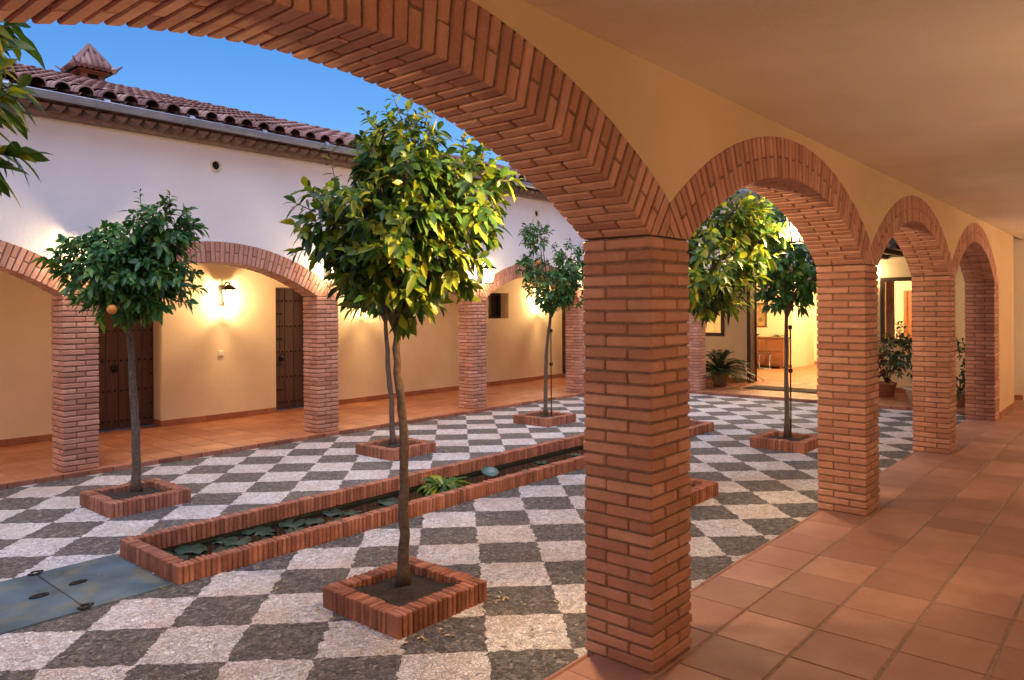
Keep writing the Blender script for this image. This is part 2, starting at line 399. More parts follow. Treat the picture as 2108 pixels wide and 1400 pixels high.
def arch_ring(x0, x1, y0, y1, H, rise, cl, cr, parent):
    """radial voussoirs; past the springing they fan out and are clipped at the pillar centre lines cl / cr"""
    cx, cz, R, ph = arch_geo(x0, x1, H, rise)
    mb = MB(); n = max(8, round(2*ph*R/PITCH)); da = 2*ph/n; w = y1-y0
    extra = 7
    for k in range(-extra, n+extra):
        a0 = -ph+k*da; inside = 0 <= k < n
        th = 0.5*0.0115/R
        A0, A1 = a0+th, a0+da-th
        def P(r, a): return (cx+r*sin(a), cz+r*cos(a))
        if not inside:
            poly = [P(R-0.02, A0), P(R-0.02, A1), P(R+RING, A1), P(R+RING, A0)]
            for tst in (lambda q: q[0]-cl-0.004, lambda q: cr-0.004-q[0], lambda q: q[1]-H-0.006): poly = clip_poly(poly, tst) if poly else poly
            if len(poly) >= 3 and max(q[1] for q in poly)-min(q[1] for q in poly) > 0.012:
                cy0 = y0+w*(0.345 if k % 2 else 0.655)
                prism(mb, poly, y0+random.uniform(0.001, 0.005), cy0-0.005); prism(mb, poly, cy0+0.005, y1-random.uniform(0.001, 0.005))
            continue
        rings = [(0, RING)] if k % 2 else [(0, 0.120), (0.129, RING)]
        cuts = [0, w*0.345, w] if k % 2 else [0, w*0.655, w]
        ins = 0.0
        for r0, r1 in rings:
            for yi in range(2):
                ya = y0+cuts[yi]+(0.005 if yi else ins); yb = y0+cuts[yi+1]-(0.005 if yi == 0 else ins)
                e = random.uniform(-0.0025, 0.0025)
                ya2 = ya + (e if yi == 0 else 0); yb2 = yb + (e if yi else 0)
                ri = R+r0+random.uniform(-0.002, 0.003); ro = R+r1
                c = [P(ri, A0), P(ri, A1), P(ro, A0), P(ro, A1)]
                j = lambda: random.uniform(-0.0015, 0.0015)
                P8 = [(c[0][0]+j(), ya2, c[0][1]+j()), (c[1][0]+j(), ya2, c[1][1]+j()), (c[0][0], yb2, c[0][1]), (c[1][0], yb2, c[1][1]),
                      (c[2][0], ya2, c[2][1]), (c[3][0], ya2, c[3][1]), (c[2][0], yb2, c[2][1]), (c[3][0], yb2, c[3][1])]
                mb.hexa(P8, 0.005)
    # mortar bed
    seg = n
    pts = [(cx+(R+0.011)*sin(-ph+2*ph*i/seg), cz+(R+0.011)*cos(-ph+2*ph*i/seg)) for i in range(seg+1)]
    pto = [(cx+(R+RING-0.004)*sin(-ph+2*ph*i/seg), cz+(R+RING-0.004)*cos(-ph+2*ph*i/seg)) for i in range(seg+1)]
    pts = [(cl+0.004, H+0.005)]+[(x0, H+0.004)]+pts+[(x1, H+0.004)]+[(cr-0.004, H+0.005)]
    pto = [(cl+0.004, pto[0][1])]+[(x0-0.02, pto[0][1])]+pto+[(x1+0.02, pto[-1][1])]+[(cr-0.004, pto[-1][1])]
    pto = [(min(max(q[0], cl+0.004), cr-0.004), q[1]) for q in pto]
    ya, yb = y0+0.009, y1-0.009
    for i in range(len(pts)-1):
        (ax, az), (bx, bz), (c_x, c_z), (d_x, d_z) = pts[i], pts[i+1], pto[i+1], pto[i]
        mb.quad((ax, ya, az), (bx, ya, bz), (c_x, ya, c_z), (d_x, ya, d_z), 1)
        mb.quad((bx, yb, bz), (ax, yb, az), (d_x, yb, d_z), (c_x, yb, c_z), 1)
        mb.quad((ax, yb, az), (bx, yb, bz), (bx, ya, bz), (ax, ya, az), 1)
    return mb.build('brick_arch', [M['brick'], M['mortar']], parent)

def arch_wall(mb, y0, y1, H, arches, xs0, xs1, top, m=0):
    """plaster above the rings: front and back faces from the extrados to `top`"""
    def bottom(x):
        for (x0, x1, rise) in arches:
            cx, cz, R, ph = arch_geo(x0, x1, H, rise); r = R+RING-0.002
            if x0-0.19 <= x <= x1+0.19 and abs(x-cx) < r:
                return max(cz+sqrt(r*r-(x-cx)**2), H+0.15)
        return H
    xs = [xs0+(xs1-xs0)*i/420 for i in range(421)]
    for (x0, x1, rise) in arches: xs += [x0-0.19, x1+0.19, x0-0.1901, x1+0.1901]
    xs = sorted(x for x in set(xs) if xs0 <= x <= xs1)
    for a, b in zip(xs, xs[1:]):
        za, zb = bottom(a+1e-6), bottom(b-1e-6)
        mb.quad((a, y0, za), (b, y0, zb), (b, y0, top), (a, y0, top), m)
        mb.quad((b, y1, zb), (a, y1, za), (a, y1, top), (b, y1, top), m)

# ---- the gallery we stand in
gal = thing('arcade_gallery', 'cream covered walkway with a row of brick arches, the one the view is taken from', 'gallery', (0, 0, 0))
mA = pillar_mesh(AW, AW, AH).build('pillar', [M['brick'], M['mortar']], gal, (AX[0], AY, 0)).data
mA2 = pillar_mesh(AW, AW, AH, 1).build('pillar', [M['brick'], M['mortar']], gal, (AX[1], AY, 0)).data
for k, x in enumerate(AX[2:]):
    o = bpy.data.objects.new('pillar', (mA, mA2)[k % 2] if k != 1 else mA); COL.objects.link(o); o.parent = gal; o.location = (x, AY, 0)
arc = []
for a, b in zip(AX, AX[1:]):
    rise = 0.495 if b < 3.1 else 0.48
    arc.append((a+AW, b, rise))
    arch_ring(a+AW, b, AY, AY+AW, AH, rise, a+AW/2, b+AW/2 if b < AX[-1] else b+AW, gal)
mb = MB()
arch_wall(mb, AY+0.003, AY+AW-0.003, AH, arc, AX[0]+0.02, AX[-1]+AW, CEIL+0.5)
# solid wall beyond the last pillar
S0, S1 = AX[-1]+AW, 14.62
mb.box(S0+0.001, S1, AY+0.004, AY+AW-0.004, 0, CEIL+0.5)
mb.box(-4.6, S1+1.3, -1.35, -1.2, 0, CEIL+0.2)            # wall behind the viewer's right
mb.box(-4.75, -4.6, -1.35, AY+AW, 0, CEIL+0.2)
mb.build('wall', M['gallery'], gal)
mb = MB(); mb.box(-4.6, EW, -1.2, AY+0.004, CEIL, CEIL+0.12); mb.build('ceiling', M['cream'], gal)
mb = MB(); mb.box(-4.6, EW+0.2, -1.6, AY+AW+0.25, CEIL+0.5, CEIL+0.62); mb.build('roof', M['eave'], gal)
mb = MB(); x = S0+0.003
while x < S1-0.05:
    mb.box(x, min(x+0.325, S1+0.01), AY-0.008, AY+0.002, 0, 0.085, 0.003); x += 0.33
mb.box(S0-0.012, S0+0.001, AY-0.01, AY-0.001, 0, 0.09)
mb.build('baseboard', M['tile2'], gal)

# ---- the house opposite
house = thing('courtyard_house', 'long pale house opposite with brick arches, tiled roof and plank doors', 'house', (0, 0, 0))
mH = pillar_mesh(HWX, HT, HH).build('pillar', [M['brick'], M['mortar']], house, (HX[0], HY, 0)).data
for x in HX[1:]+[EX-0.02]:
    o = bpy.data.objects.new('pillar', mH); COL.objects.link(o); o.parent = house; o.location = (x, HY, 0)
harc = []
hx = HX+[EX-0.02]
for a, b in zip(hx, hx[1:]):
    rise = 0.40 if b-a > 2 else 0.2
    harc.append((a+HWX, b, rise))
    arch_ring(a+HWX, b, HY, HY+HT, HH, rise, a+HWX/2, b+HWX/2, house)
HTOP = 3.66
mb = MB(); arch_wall(mb, HY+0.003, HY+HT-0.003, HH, harc, HX[0]+0.02, EX+HWX-0.05, HTOP+0.1)
mb.build('facade', M['facade'], house)
# back wall of the portico with recessed doors and a little window
D = [(0.75, 1.95), (3.68, 4.82), (6.64, 7.80), (14.30, 15.4)]   # door openings in X
DW = [(11.70, 12.36, 1.43, 1.98)]
REC = 0.30; DH = 2.02; PZ = 2.50
mb = MB(); mr = MB()
xs = -4.5
def wallpiece(x0, x1, z0, z1): mb.quad((x0, HBACK, z0), (x1, HBACK, z0), (x1, HBACK, z1), (x0, HBACK, z1))
def reveal(x0, x1, z0, z1, bottom=False):
    a, b = HBACK, HBACK+REC
    mb.quad((x0, a, z0), (x0, b, z0), (x0, b, z1), (x0, a, z1)); mb.quad((x1, b, z0), (x1, a, z0), (x1, a, z1), (x1, b, z1))
    mb.quad((x0, a, z1), (x0, b, z1), (x1, b, z1), (x1, a, z1))
    if bottom: mb.quad((x0, b, z0), (x0, a, z0), (x1, a, z0), (x1, b, z0))
op = sorted([(a, b, 0, DH) for a, b in D]+DW)
for a, b, z0, z1 in op:
    wallpiece(xs, a, 0, PZ+0.2)
    if z0 > 0: wallpiece(a, b, 0, z0)
    wallpiece(a, b, z1, PZ+0.2); reveal(a, b, z0, z1, z0 > 0); xs = b
wallpiece(xs, EW+0.3, 0, PZ+0.2)
mb.build('portico_wall', M['lamplit'], house)
mb = MB(); mb.box(-4.5, EW, HY+HT-0.02, HBACK+0.3, PZ, PZ+0.1); mb.box(-4.6, -4.5, HY, HBACK+3, 0, HTOP); mb.build('portico_ceiling', M['cream'], house)
xs = -4.5
for a, b in sorted(D)+[(EW, EW)]:
    x = xs; mb = MB()
    while x < a-0.02:
        mb.box(x, min(x+0.325, a), HBACK-0.012, HBACK+0.004, 0, 0.088, 0.003); x += 0.33
    mb.build('baseboard', M['tile2'], house)
    if b > a:
        for s, q in ((1, a), (-1, b)):
            mb = MB(); mb.box(min(q, q+s*0.012), max(q, q+s*0.012), HBACK+0.006, HBACK+REC-0.04, 0, 0.088, 0.002); mb.build('baseboard', M['tile2'], house)
    xs = b
# doors
def plank_door(x0, x1, y, z1, kn, parent):
    d = MB(); w = (x1-x0); n = 7
    split = x0+0.2*w
    for i in range(n):
        a = x0+w*i/n; b = x0+w*(i+1)/n
        d.box(a+0.003, b-0.003, y, y+0.05, 0.015, z1-0.004, 0.004, 0, 0.001)
    s = d
    for z in [0.12+0.42*i for i in range(5)]:
        for i in range(n*2):
            xx = x0+w*(i+0.5)/(n*2)
            if z+0.02 < z1: s.ball((xx, y-0.001, z), 0.017, 6, 1)
    for z in (0.33, 0.75, 1.17, 1.59):
        for xx in (x0+0.035, split-0.03, split+0.03, x1-0.035): s.ball((xx, y-0.001, z), 0.017, 6, 1)
    o = d.build('door', [M['door'], M['iron']], parent)
    k = MB(); k.lathe([(0.001, 0), (0.05, 0), (0.05, 0.012), (0.02, 0.02), (0.001, 0.022)], (0, 0, 0), 14)
    k.v = [(kn+v[0], y-v[2], 0.86+v[1]) for v in k.v]
    kr = [(kn+0.04*sin(2*pi*i/14), y-0.03, 0.83+0.04*cos(2*pi*i/14)) for i in range(15)]
    k.tube(kr, 0.007, 6, cap=False); k.build('door_knocker', M['iron'], o)
    l = MB(); l.box(split-0.004, split+0.004, y-0.002, y+0.001, 0.02, z1-0.01); l.box(split+0.03, split+0.09, y-0.012, y, 0.84, 0.92, 0.003); l.build('lock_plate', M['iron'], o)
    return o
for a, b in D: plank_door(a, b, HBACK+REC-0.035, DH, a+0.52*(b-a) if a < 6 or a > 10 else a+0.26, house)
a, b, z0, z1 = DW[0]
mb = MB(); fw = 0.045
for q in ((a, b, z0, z0+fw), (a, b, z1-fw, z1), (a, a+fw, z0+fw, z1-fw), (b-fw, b, z0+fw, z1-fw)):
    mb.box(q[0]+0.001, q[1]-0.001, HBACK+REC-0.07, HBACK+REC-0.01, q[2]+0.001, q[3]-0.001)
wn = mb.build('window', M['darkwood'], house)
mb = MB(); mb.quad((a, HBACK+REC-0.03, z0), (b, HBACK+REC-0.03, z0), (b, HBACK+REC-0.03, z1), (a, HBACK+REC-0.03, z1)); mb.build('pane', M['darkglass'], wn)
# vents
for vx, vz in ((4.466, 3.388), (10.566, 3.368)):
    mb = MB(); v = []
    mb.lathe([(0.050, -0.02), (0.062, -0.02), (0.062, 0.03), (0.050, 0.03), (0.050, -0.02)], (0, 0, 0), 20)
    n0 = len(mb.v); mb.lathe([(0.05, 0.002), (0.0005, 0.002)], (0, 0, 0), 20, 1)  # black disc stands in for the dark inside the pipe
    mb.v = [(vx+p[0], HY+0.003-p[2]*1.0, vz+p[1]) for p in mb.v]
    mb.build('vent_pipe', [M['potwhite'], M['black']], house)
# eaves, gutter, roof
mb = MB()
mb.quad((HX[0]-1, HY+0.01, HTOP+0.02), (EX, HY+0.01, HTOP+0.02), (EX, 8.20, HTOP+0.14), (HX[0]-1, 8.20, HTOP+0.14))
mb.box(HX[0]-1, EX, 8.40, 8.52, HTOP-0.035, HTOP+0.06, 0.01)
x = HX[0]-1
while x < EX:
    for (yy, zz, r, ln) in ((8.30, HTOP+0.03, 0.062, 0.13),):
        pr = [(x+0.075+r*cos(pi*i/8), zz+0.035-r*sin(pi*i/8)*0.75) for i in range(9)]
        n = len(mb.v)
        for px_, pz in pr: mb.v += [(px_, yy, pz), (px_, yy+ln, pz-0.03)]
        for i in range(8): mb.face((n+2*i, n+2*i+2, n+2*i+3, n+2*i+1), 0, True)
        mb.face(tuple(n+2*i for i in range(9)), 0)
    x += 0.15
eav = mb.build('eaves', M['eave'], house)
GY, GZ, GR = 8.215, 3.80, 0.054
mb = MB(); n = len(mb.v); xs = [HX[0]-1+i*(EX-HX[0]+1)/20 for i in range(21)]
prof = [(-GR*cos(pi*i/10), -GR*sin(pi*i/10)) for i in range(11)]
prof = [(prof[0][0]-0.012, 0.004), (prof[0][0]-0.012, 0.014), (prof[0][0], 0.014)]+prof+[(GR, 0.02)]
for xx in xs:
    for (dy, dz) in prof: mb.v.append((xx, GY+dy, GZ+dz))
k = len(prof)
for i in range(20):
    for j in range(k-1): mb.face((n+i*k+j, n+i*k+j+1, n+(i+1)*k+j+1, n+(i+1)*k+j), 0, True)
for xx in [HX[0]+0.9*i for i in range(20)]:
    if xx > EX: break
    mb.tube([(xx, GY+1.06*GR*-cos(pi*i/10), GZ-1.06*GR*sin(pi*i/10)) for i in range(11)]+[(xx, GY+GR+0.03, GZ+0.05)], 0.006, 5)
    if int(xx*10) % 3 == 0: mb.tube([(xx+0.05, GY, GZ), (xx+0.11, GY, GZ)], GR*1.05, 14, cap=False)
mb.build('gutter', M['zinc'], house)

def tile_roof(O, u, s, length, run, pitch=0.221, expo=0.29, taper=0.85):
    """barrel tiles: O = eave corner, u = along eave, s = up slope (unit vectors)"""
    mb = MB(); nrm = Vector(u).cross(Vector(s)).normalized(); u = Vector(u); s = Vector(s)
    if nrm.z < 0: nrm = -nrm
    O = Vector(O); nu = int(length/pitch); ns = int(run/expo)+1
    r = pitch*0.36
    mb.quad(O-nrm*0.015, O+u*length-nrm*0.015, O+u*length+s*run-nrm*0.015, O+s*run-nrm*0.015, 0)
    for i in range(nu):
        for j in range(ns):
            jx = random.uniform(-0.006, 0.006); tl = random.uniform(-0.012, 0.012)
            a = O+u*((i+0.5)*pitch+jx)+s*(j*expo-0.05+tl); L = expo+0.07
            n = len(mb.v)
            for k in range(8):
                w = pi*k/7
                for (t, rr, h) in ((0, r*1.08, 0.03), (1, r*0.86, 0.008)):
                    mb.v.append(tuple(a+s*(t*L)+u*(-rr*cos(w))+nrm*(h+rr*1.0*sin(w))))
            for k in range(8):
                w = pi*k/7; rr = r*1.08-0.014
                mb.v.append(tuple(a+u*(-rr*cos(w))+nrm*(0.03+rr*sin(w))))
            for k in range(7): mb.face((n+2*k, n+2*k+2, n+2*k+3, n+2*k+1), 0, True)
            for k in range(7): mb.face((n+2*k, n+16+k, n+16+k+1, n+2*k+2), 0)
            # black sheet painting the shade inside the eave end
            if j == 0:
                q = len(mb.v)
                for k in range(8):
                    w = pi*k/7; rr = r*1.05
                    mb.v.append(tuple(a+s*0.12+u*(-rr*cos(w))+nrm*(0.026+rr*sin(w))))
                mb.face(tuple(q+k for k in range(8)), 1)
            # pan tile between
            n = len(mb.v); a2 = a+u*(pitch*0.5)
            for k in range(5):
                w = pi*k/4
                for (t, rr, h) in ((0, r*0.85, 0.035), (1, r*1.0, 0.012)):
                    mb.v.append(tuple(a2+s*(t*L)+u*(-rr*cos(w))+nrm*(h-rr*0.5*sin(w))))
            for k in range(4): mb.face((n+2*k, n+2*k+1, n+2*k+3, n+2*k+2), 0, True)
    return mb
sl = Vector((0, cos(radians(17.5)), sin(radians(17.5))))
mb = tile_roof((HX[0]-1.0, 8.24, 3.845), (1, 0, 0), sl, EX-HX[0]+1+2.4, 3.42)
rf = mb.build('roof', [M['rooftile'], M['black']], house)
mb = MB(); x = HX[0]-1; RY, RZ = 8.24+3.42*sl.y, 3.845+3.42*sl.z
while x < EX+2.3:
    n = len(mb.v)
    for t, r in ((0, 0.10), (0.42, 0.085)):
        for k in range(9):
            w = pi*k/8; mb.v.append((x+t, RY-r*cos(w), RZ-0.02+r*sin(w)+0.02*(1-t)))
    for k in range(8): mb.face((n+k, n+k+1, n+9+k+1, n+9+k), 0, True)
    x += 0.36
mb.build('ridge', M['rooftile'], rf)
mb = MB(); mb.quad((HX[0]-1, RY, RZ), (EX+2.4, RY, RZ), (EX+2.4, RY+3.4, RZ-1.1), (HX[0]-1, RY+3.4, RZ-1.1)); mb.build('rear_slope', M['rooftile'], rf)
# chimney cap
CX, CY, CZ = 4.17, RY+0.02, RZ+0.02
mb = MB()
for sx in (-1, 1):
    for sy in (-1, 1): mb.box(CX+sx*0.115-0.04, CX+sx*0.115+0.04, CY+sy*0.115-0.04, CY+sy*0.115+0.04, CZ-0.25, CZ+0.11, 0.004)
mb.box(CX-0.09, CX+0.09, CY-0.09, CY+0.09, CZ-0.25, CZ+0.11, 0, 1)  # black core stands in for shade behind the openings
mb.box(CX-0.175, CX+0.175, CY-0.175, CY+0.175, CZ+0.11, CZ+0.13, 0.003); mb.box(CX-0.205, CX+0.205, CY-0.205, CY+0.205, CZ+0.135, CZ+0.155, 0.003)
ch = mb.build('chimney', [M['kerb'], M['black']], rf)
mb = MB(); ap = Vector((CX, CY, CZ+0.56)); hw = 0.27; ez = CZ+0.17
for q in range(4):
    c, s_ = cos(q*pi/2), sin(q*pi/2); rot = lambda p: Vector((CX+p[0]*c-p[1]*s_, CY+p[0]*s_+p[1]*c, p[2]))
    mb.face_n = len(mb.v)
    a, b = rot((-hw, -hw, ez)), rot((hw, -hw, ez))
    n = len(mb.v); mb.v += [tuple(a), tuple(b), tuple(ap-Vector((0, 0, 0.03)))]; mb.face((n, n+1, n+2), 0)
    mb.quad(a, b, rot((0.17, -0.17, ez-0.012)), rot((-0.17, -0.17, ez-0.012)), 1)  # shade under the cap, painted as black quads
    for i in range(7):
        e = rot((-hw+hw*2*(i+0.5)/7, -hw-0.01, ez+0.005)); t = 1-abs((i+0.5)/7*2-1)
        top = rot(((-hw+hw*2*(i+0.5)/7)*(1-t)*0.98, -hw*(1-t), ez+(0.45-0.03)*t))
        top = e.lerp(ap, t*0.93) if t > 0.9 else rot((-hw+hw*2*(i+0.5)/7, -hw*(1-t), ez+0.36*t+0.01))
        mb.tube([e, e.lerp(top, 0.5)+Vector((0, 0, -0.012)), top], [0.037, 0.033, 0.022], 8)
    e = rot((-hw*1.2, -hw*1.2, ez+0.085))
    mb.tube([e, rot((-hw*0.95, -hw*0.95, ez+0.015)), rot((-hw*0.5, -hw*0.5, ez+0.19)), ap], [0.012, 0.024, 0.028, 0.03], 8)
mb.build('chimney_cap', [M['rooftile'], M['black']], ch)

# ---- end wing with the lobby
wing = thing('lobby_wing', 'end wing of the court with a lit lobby behind a glazed entrance', 'building', (0, 0, 0))
# porch face X = EX, arches along Y
EP = [(3.90, 4.25), (6.84, 7.19)]
for (a, b) in EP:
    o = bpy.data.objects.new('pillar', mH); COL.objects.link(o); o.parent = wing; o.rotation_euler = (0, 0, pi/2); o.location = (EX+HT, a, 0)
# rings are built along X, then turned: local x -> world Y, local y -> world -X
def turned_arch(x0, x1, rise, cl, cr):
    o = arch_ring(x0, x1, 0, HT, HH, rise, cl, cr, wing); o.rotation_euler = (0, 0, pi/2); o.location = (EX+HT, 0, 0); return o
turned_arch(4.25, 6.84, 0.40, 4.075, 7.015)
turned_arch(7.19, HY+0.01, 0.2, 7.015, HY+0.15)
mb = MB(); arch_wall(mb, 0.003, HT-0.003, HH, [(4.25, 6.84, 0.40), (7.19, HY+0.01, 0.2)], 3.92, HY+0.1, HTOP+0.1)
o = mb.build('facade', M['facade'], wing); o.rotation_euler = (0, 0, pi/2); o.location = (EX+HT, 0, 0)
# back wall of the porch with window and entrance openings
LC = 2.62
DOORY = (4.70, 6.75); DOORH = 2.25
EWIN = [(3.42, 4.05, 0.95, 2.21), (7.28, 7.95, 1.0, 2.21)]
mb = MB()
def wp(y0, y1, z0, z1):
    if y1 > y0: mb.box(EW, EW+0.2, y0, y1, z0, z1)
op = sorted([(DOORY[0], DOORY[1], 0, DOORH)]+EWIN); ys = -1.35
for a, b, z0, z1 in op:
    wp(ys, a, 0, 3.9)
    if z0 > 0: wp(a, b, 0, z0)
    wp(a, b, z1, 3.9); ys = b
wp(ys, HBACK+0.3, 0, 3.9)
mb.build('porch_wall', M['lamplit'], wing)
mb = MB(); mb.box(EX-0.32, EW-0.002, AY+AW-0.002, 3.90, 2.68, 2.86); mb.box(EX+HT, EW-0.002, 3.90, HY+0.02, PZ+0.06, PZ+0.16)
for y in [2.35+0.42*i for i in range(4)]: mb.box(EX-0.30, EW-0.004, y, y+0.09, 2.60, 2.678)
mb.build('porch_ceiling', M['darkwood'], wing)
mb = MB(); mb.box(EX-0.30, EX-0.22, AY+AW+0.002, 3.9, 2.862, 3.75); mb.build('porch_fascia', M['darkwood'], wing)
mb = MB(); mb.box(EW-0.03, EW-0.003, AY+AW, 3.9, 2.56, 2.598); mb.build('cornice', M['cream'], wing)
for a, b in ((1.75, DOORY[0]), (DOORY[1], HBACK-0.02)):
    y = a; mb = MB()
    while y < b-0.02: mb.box(EW-0.012, EW-0.001, y, min(y+0.325, b), 0, 0.088, 0.003); y += 0.33
    mb.build('baseboard', M['tile2'], wing)
for (a, b, z0, z1) in EWIN:
    mb = MB(); fw = 0.075
    for q in ((a, b, z0, z0+fw), (a, b, z1-fw, z1), (a, a+fw, z0+fw, z1-fw), (b-fw, b, z0+fw, z1-fw)):
        mb.box(EW-0.03, EW+0.06, q[0], q[1], q[2], q[3], 0.004)
    w = mb.build('window', M['darkwood'], wing)
    mb = MB(); mb.quad((EW+0.02, a, z0), (EW+0.02, b, z0), (EW+0.02, b, z1), (EW+0.02, a, z1)); mb.build('pane', M['pane'], w)
# entrance frame and the two open leaves
mb = MB(); a, b = DOORY; fw = 0.08
for q in ((a, a+fw, 0, DOORH-fw), (b-fw, b, 0, DOORH-fw), (a, b, DOORH-fw, DOORH)): mb.box(EW-0.02, EW+0.21, q[0], q[1], q[2], q[3], 0.005)
fr = mb.build('entrance_frame', M['darkwood'], wing)
for y, s in ((b-fw, -1), (a+fw, 1)):
    mb = MB(); x0 = EW-0.02; t = 0.045; W_ = 0.85
    hinge = Vector((EW+0.215, y, 0)); ang = radians(24 if s < 0 else -24); y0, y1 = (-t, 0) if s < 0 else (0, t)
    for q in ((0, 0.09, 0.02, DOORH-fw), (W_-0.09, W_, 0.02, DOORH-fw), (0.09, W_-0.09, 0.02, 0.25), (0.09, W_-0.09, DOORH-fw-0.1, DOORH-fw)):
        mb.box(q[0], q[1], y0, y1, q[2], q[3], 0.004)
    dl = mb.build('door', M['darkwood'], wing, hinge); dl.rotation_euler = (0, 0, ang)
    mb = MB(); ym = (y0+y1)/2; mb.quad((0.085, ym, 0.25), (0.77, ym, 0.25), (0.77, ym, 2.1), (0.085, ym, 2.1)); mb.build('pane', M['pane'], dl)
    mb = MB(); mb.tube([(0.8, y0-0.03 if s > 0 else y1+0.03, z) for z in (0.95, 1.2)], 0.012, 8); mb.build('handle', M['brass'], dl)
# lobby room
LX1, LX2, LYS = 20.05, 21.75, 7.36
LY0, LY1 = 2.6, 9.6
mb = MB()
mb.box(LX1, LX1+0.15, LYS, LY1, 0, LC); mb.box(LX1+0.15, LX2, LYS, LYS+0.12, 0, LC); mb.box(LX2, LX2+0.15, LY0, LYS, 0, LC)
mb.box(EW+0.2, LX2, LY0-0.15, LY0, 0, LC); mb.box(EW+0.2, LX1, LY1, LY1+0.15, 0, LC)
mb.build('lobby_wall', M['lamplit'], wing)
mb = MB(); mb.box(EW, LX2+0.2, LY0-0.2, LY1+0.2, LC, LC+0.1); mb.build('lobby_ceiling', M['cream'], wing)
tiles('lobby_floor', EW+0.1, LX2, LY0, LY1, 0.33, 0.33, EW, 0.1, 0.006, 0.006, 0, M['tile2'])
mb = MB(); mb.box(LX2-0.012, LX2-0.001, LY0, LYS-0.01, 0, 0.09); mb.box(LX1-0.012, LX1-0.001, LYS, LY1, 0, 0.09); mb.build('lobby_baseboard', M['midwood'], wing)
mb = MB(); mb.box(LX2-0.05, LX2-0.014, 6.3, 7.16, 0, 2.06, 0.004); mb.box(LX2-0.08, LX2-0.051, 7.08, 7.16, 0, 2.06, 0.004); mb.box(LX2-0.08, LX2-0.051, 6.3, 6.38, 0, 2.06, 0.004)
for z in (0.2, 1.1): mb.box(LX2-0.062, LX2-0.0505, 6.45, 7.0, z, z+0.75, 0.008)
dd = mb.build('door', M['midwood'], wing)
mb = MB(); mb.tube([(LX2-0.11, 6.48, 1.02), (LX2-0.11, 6.60, 1.02)], 0.01, 8); mb.build('handle', M['brass'], dd)
mb = MB(); mb.box(LX2-0.05, LX2-0.014, 4.1, 5.02, 0, 2.06, 0.004); mb.box(LX2-0.08, LX2-0.051, 4.94, 5.02, 0, 2.06, 0.004)
for z in (0.2, 1.1): mb.box(LX2-0.062, LX2-0.0505, 4.25, 4.85, z, z+0.75, 0.008)
mb.build('door', M['midwood'], wing)
for (a, b, y0, y1) in ((0.98, 2.19, 3.86, 4.03),):
    mb = MB(); n = 14
    for i in range(n+1):
        y = y0+(y1-y0)*i/n; x = EW+0.26+0.02*sin(i*1.9); mb.v += [(x, y, a-0.3), (x, y, b+0.05)]
    for i in range(n): mb.face((2*i, 2*i+2, 2*i+3, 2*i+1), 0, True)
    q = len(mb.v); mb.v += [(p[0]+0.004, p[1], p[2]) for p in mb.v[:q]]
    for i in range(n): mb.face((q+2*i, q+2*i+1, q+2*i+3, q+2*i+2), 0, True)
    mb.build('curtain', M['pot'], wing)
sl2 = Vector((cos(radians(17.5)), 0, sin(radians(17.5))))
mb = tile_roof((EX-0.28, HY+0.4, 3.845), (0, -1, 0), sl2, 4.9, 2.9); mb.build('roof', [M['rooftile'], M['black']], wing)
mb = MB(); mb.quad((EX, 3.92, HTOP), (EX, HY, HTOP), (EX-0.28, HY-0.28, 3.80), (EX-0.28, 3.92, 3.80)); mb.tube([(EX-0.29, 3.9, 3.80), (EX-0.29, 8.25, 3.80)], GR, 12); mb.build('gutter', M['zinc'], wing)

# ------------------------------------------------------------------ brick planters and trees
def soldier_rect(mb, x0, x1, y0, y1, w, z0, z1, pitch=0.037):
    def run(a0, a1, fixed, axis):
        n = max(1, round((a1-a0)/pitch)); p = (a1-a0)/n
        for i in range(n):
            a, b = a0+i*p+0.003, a0+(i+1)*p-0.003; h = z1+random.uniform(-0.004, 0.003); e = random.uniform(-0.003, 0.003)
            if axis == 0: mb.box(a, b, fixed+e, fixed+w+e, z0, h, 0.006, 0, 0.0018)
            else: mb.box(fixed+e, fixed+w+e, a, b, z0, h, 0.006, 0, 0.0018)
    run(x0, x1, y0, 0); run(x0, x1, y1-w, 0); run(y0+w+0.003, y1-w-0.003, x0, 1); run(y0+w+0.003, y1-w-0.003, x1-w, 1)
    i = 0.012
    for a, b, c, d in ((x0+i, x1-i, y0+i, y0+w-i), (x0+i, x1-i, y1-w+i, y1-i), (x0+i, x0+w-i, y0+w-i, y1-w+i), (x1-w+i, x1-i, y0+w-i, y1-w+i)):
        mb.box(a, b, c, d, z0, z1-0.012, 0, 1)
PG = 'square brick tree planters in the courtyard'
planter0 = thing('tree_planter', 'x', 'planter', (2.905, 3.33, ZC), 0, PG)
mb = MB(); soldier_rect(mb, -0.345, 0.345, -0.335, 0.335, 0.10, -0.02, 0.122); mb.build('brick_kerb', [M['kerb'], M['mortar']], planter0)
mb = MB(); G = 14
for i in range(G+1):
    for j in range(G+1):
        x, y = -0.25+0.5*i/G, -0.24+0.48*j/G
        mb.v.append((x, y, 0.075+0.03*mnoise.noise(Vector((x*9, y*9, 1.7)))+0.03*max(0, 1-sqrt(x*x+y*y)/0.22)))
for i in range(G):
    for j in range(G): q = i*(G+1)+j; mb.face((q, q+G+1, q+G+2, q+1), 0, True)
mb.build('soil', M['soil'], planter0)

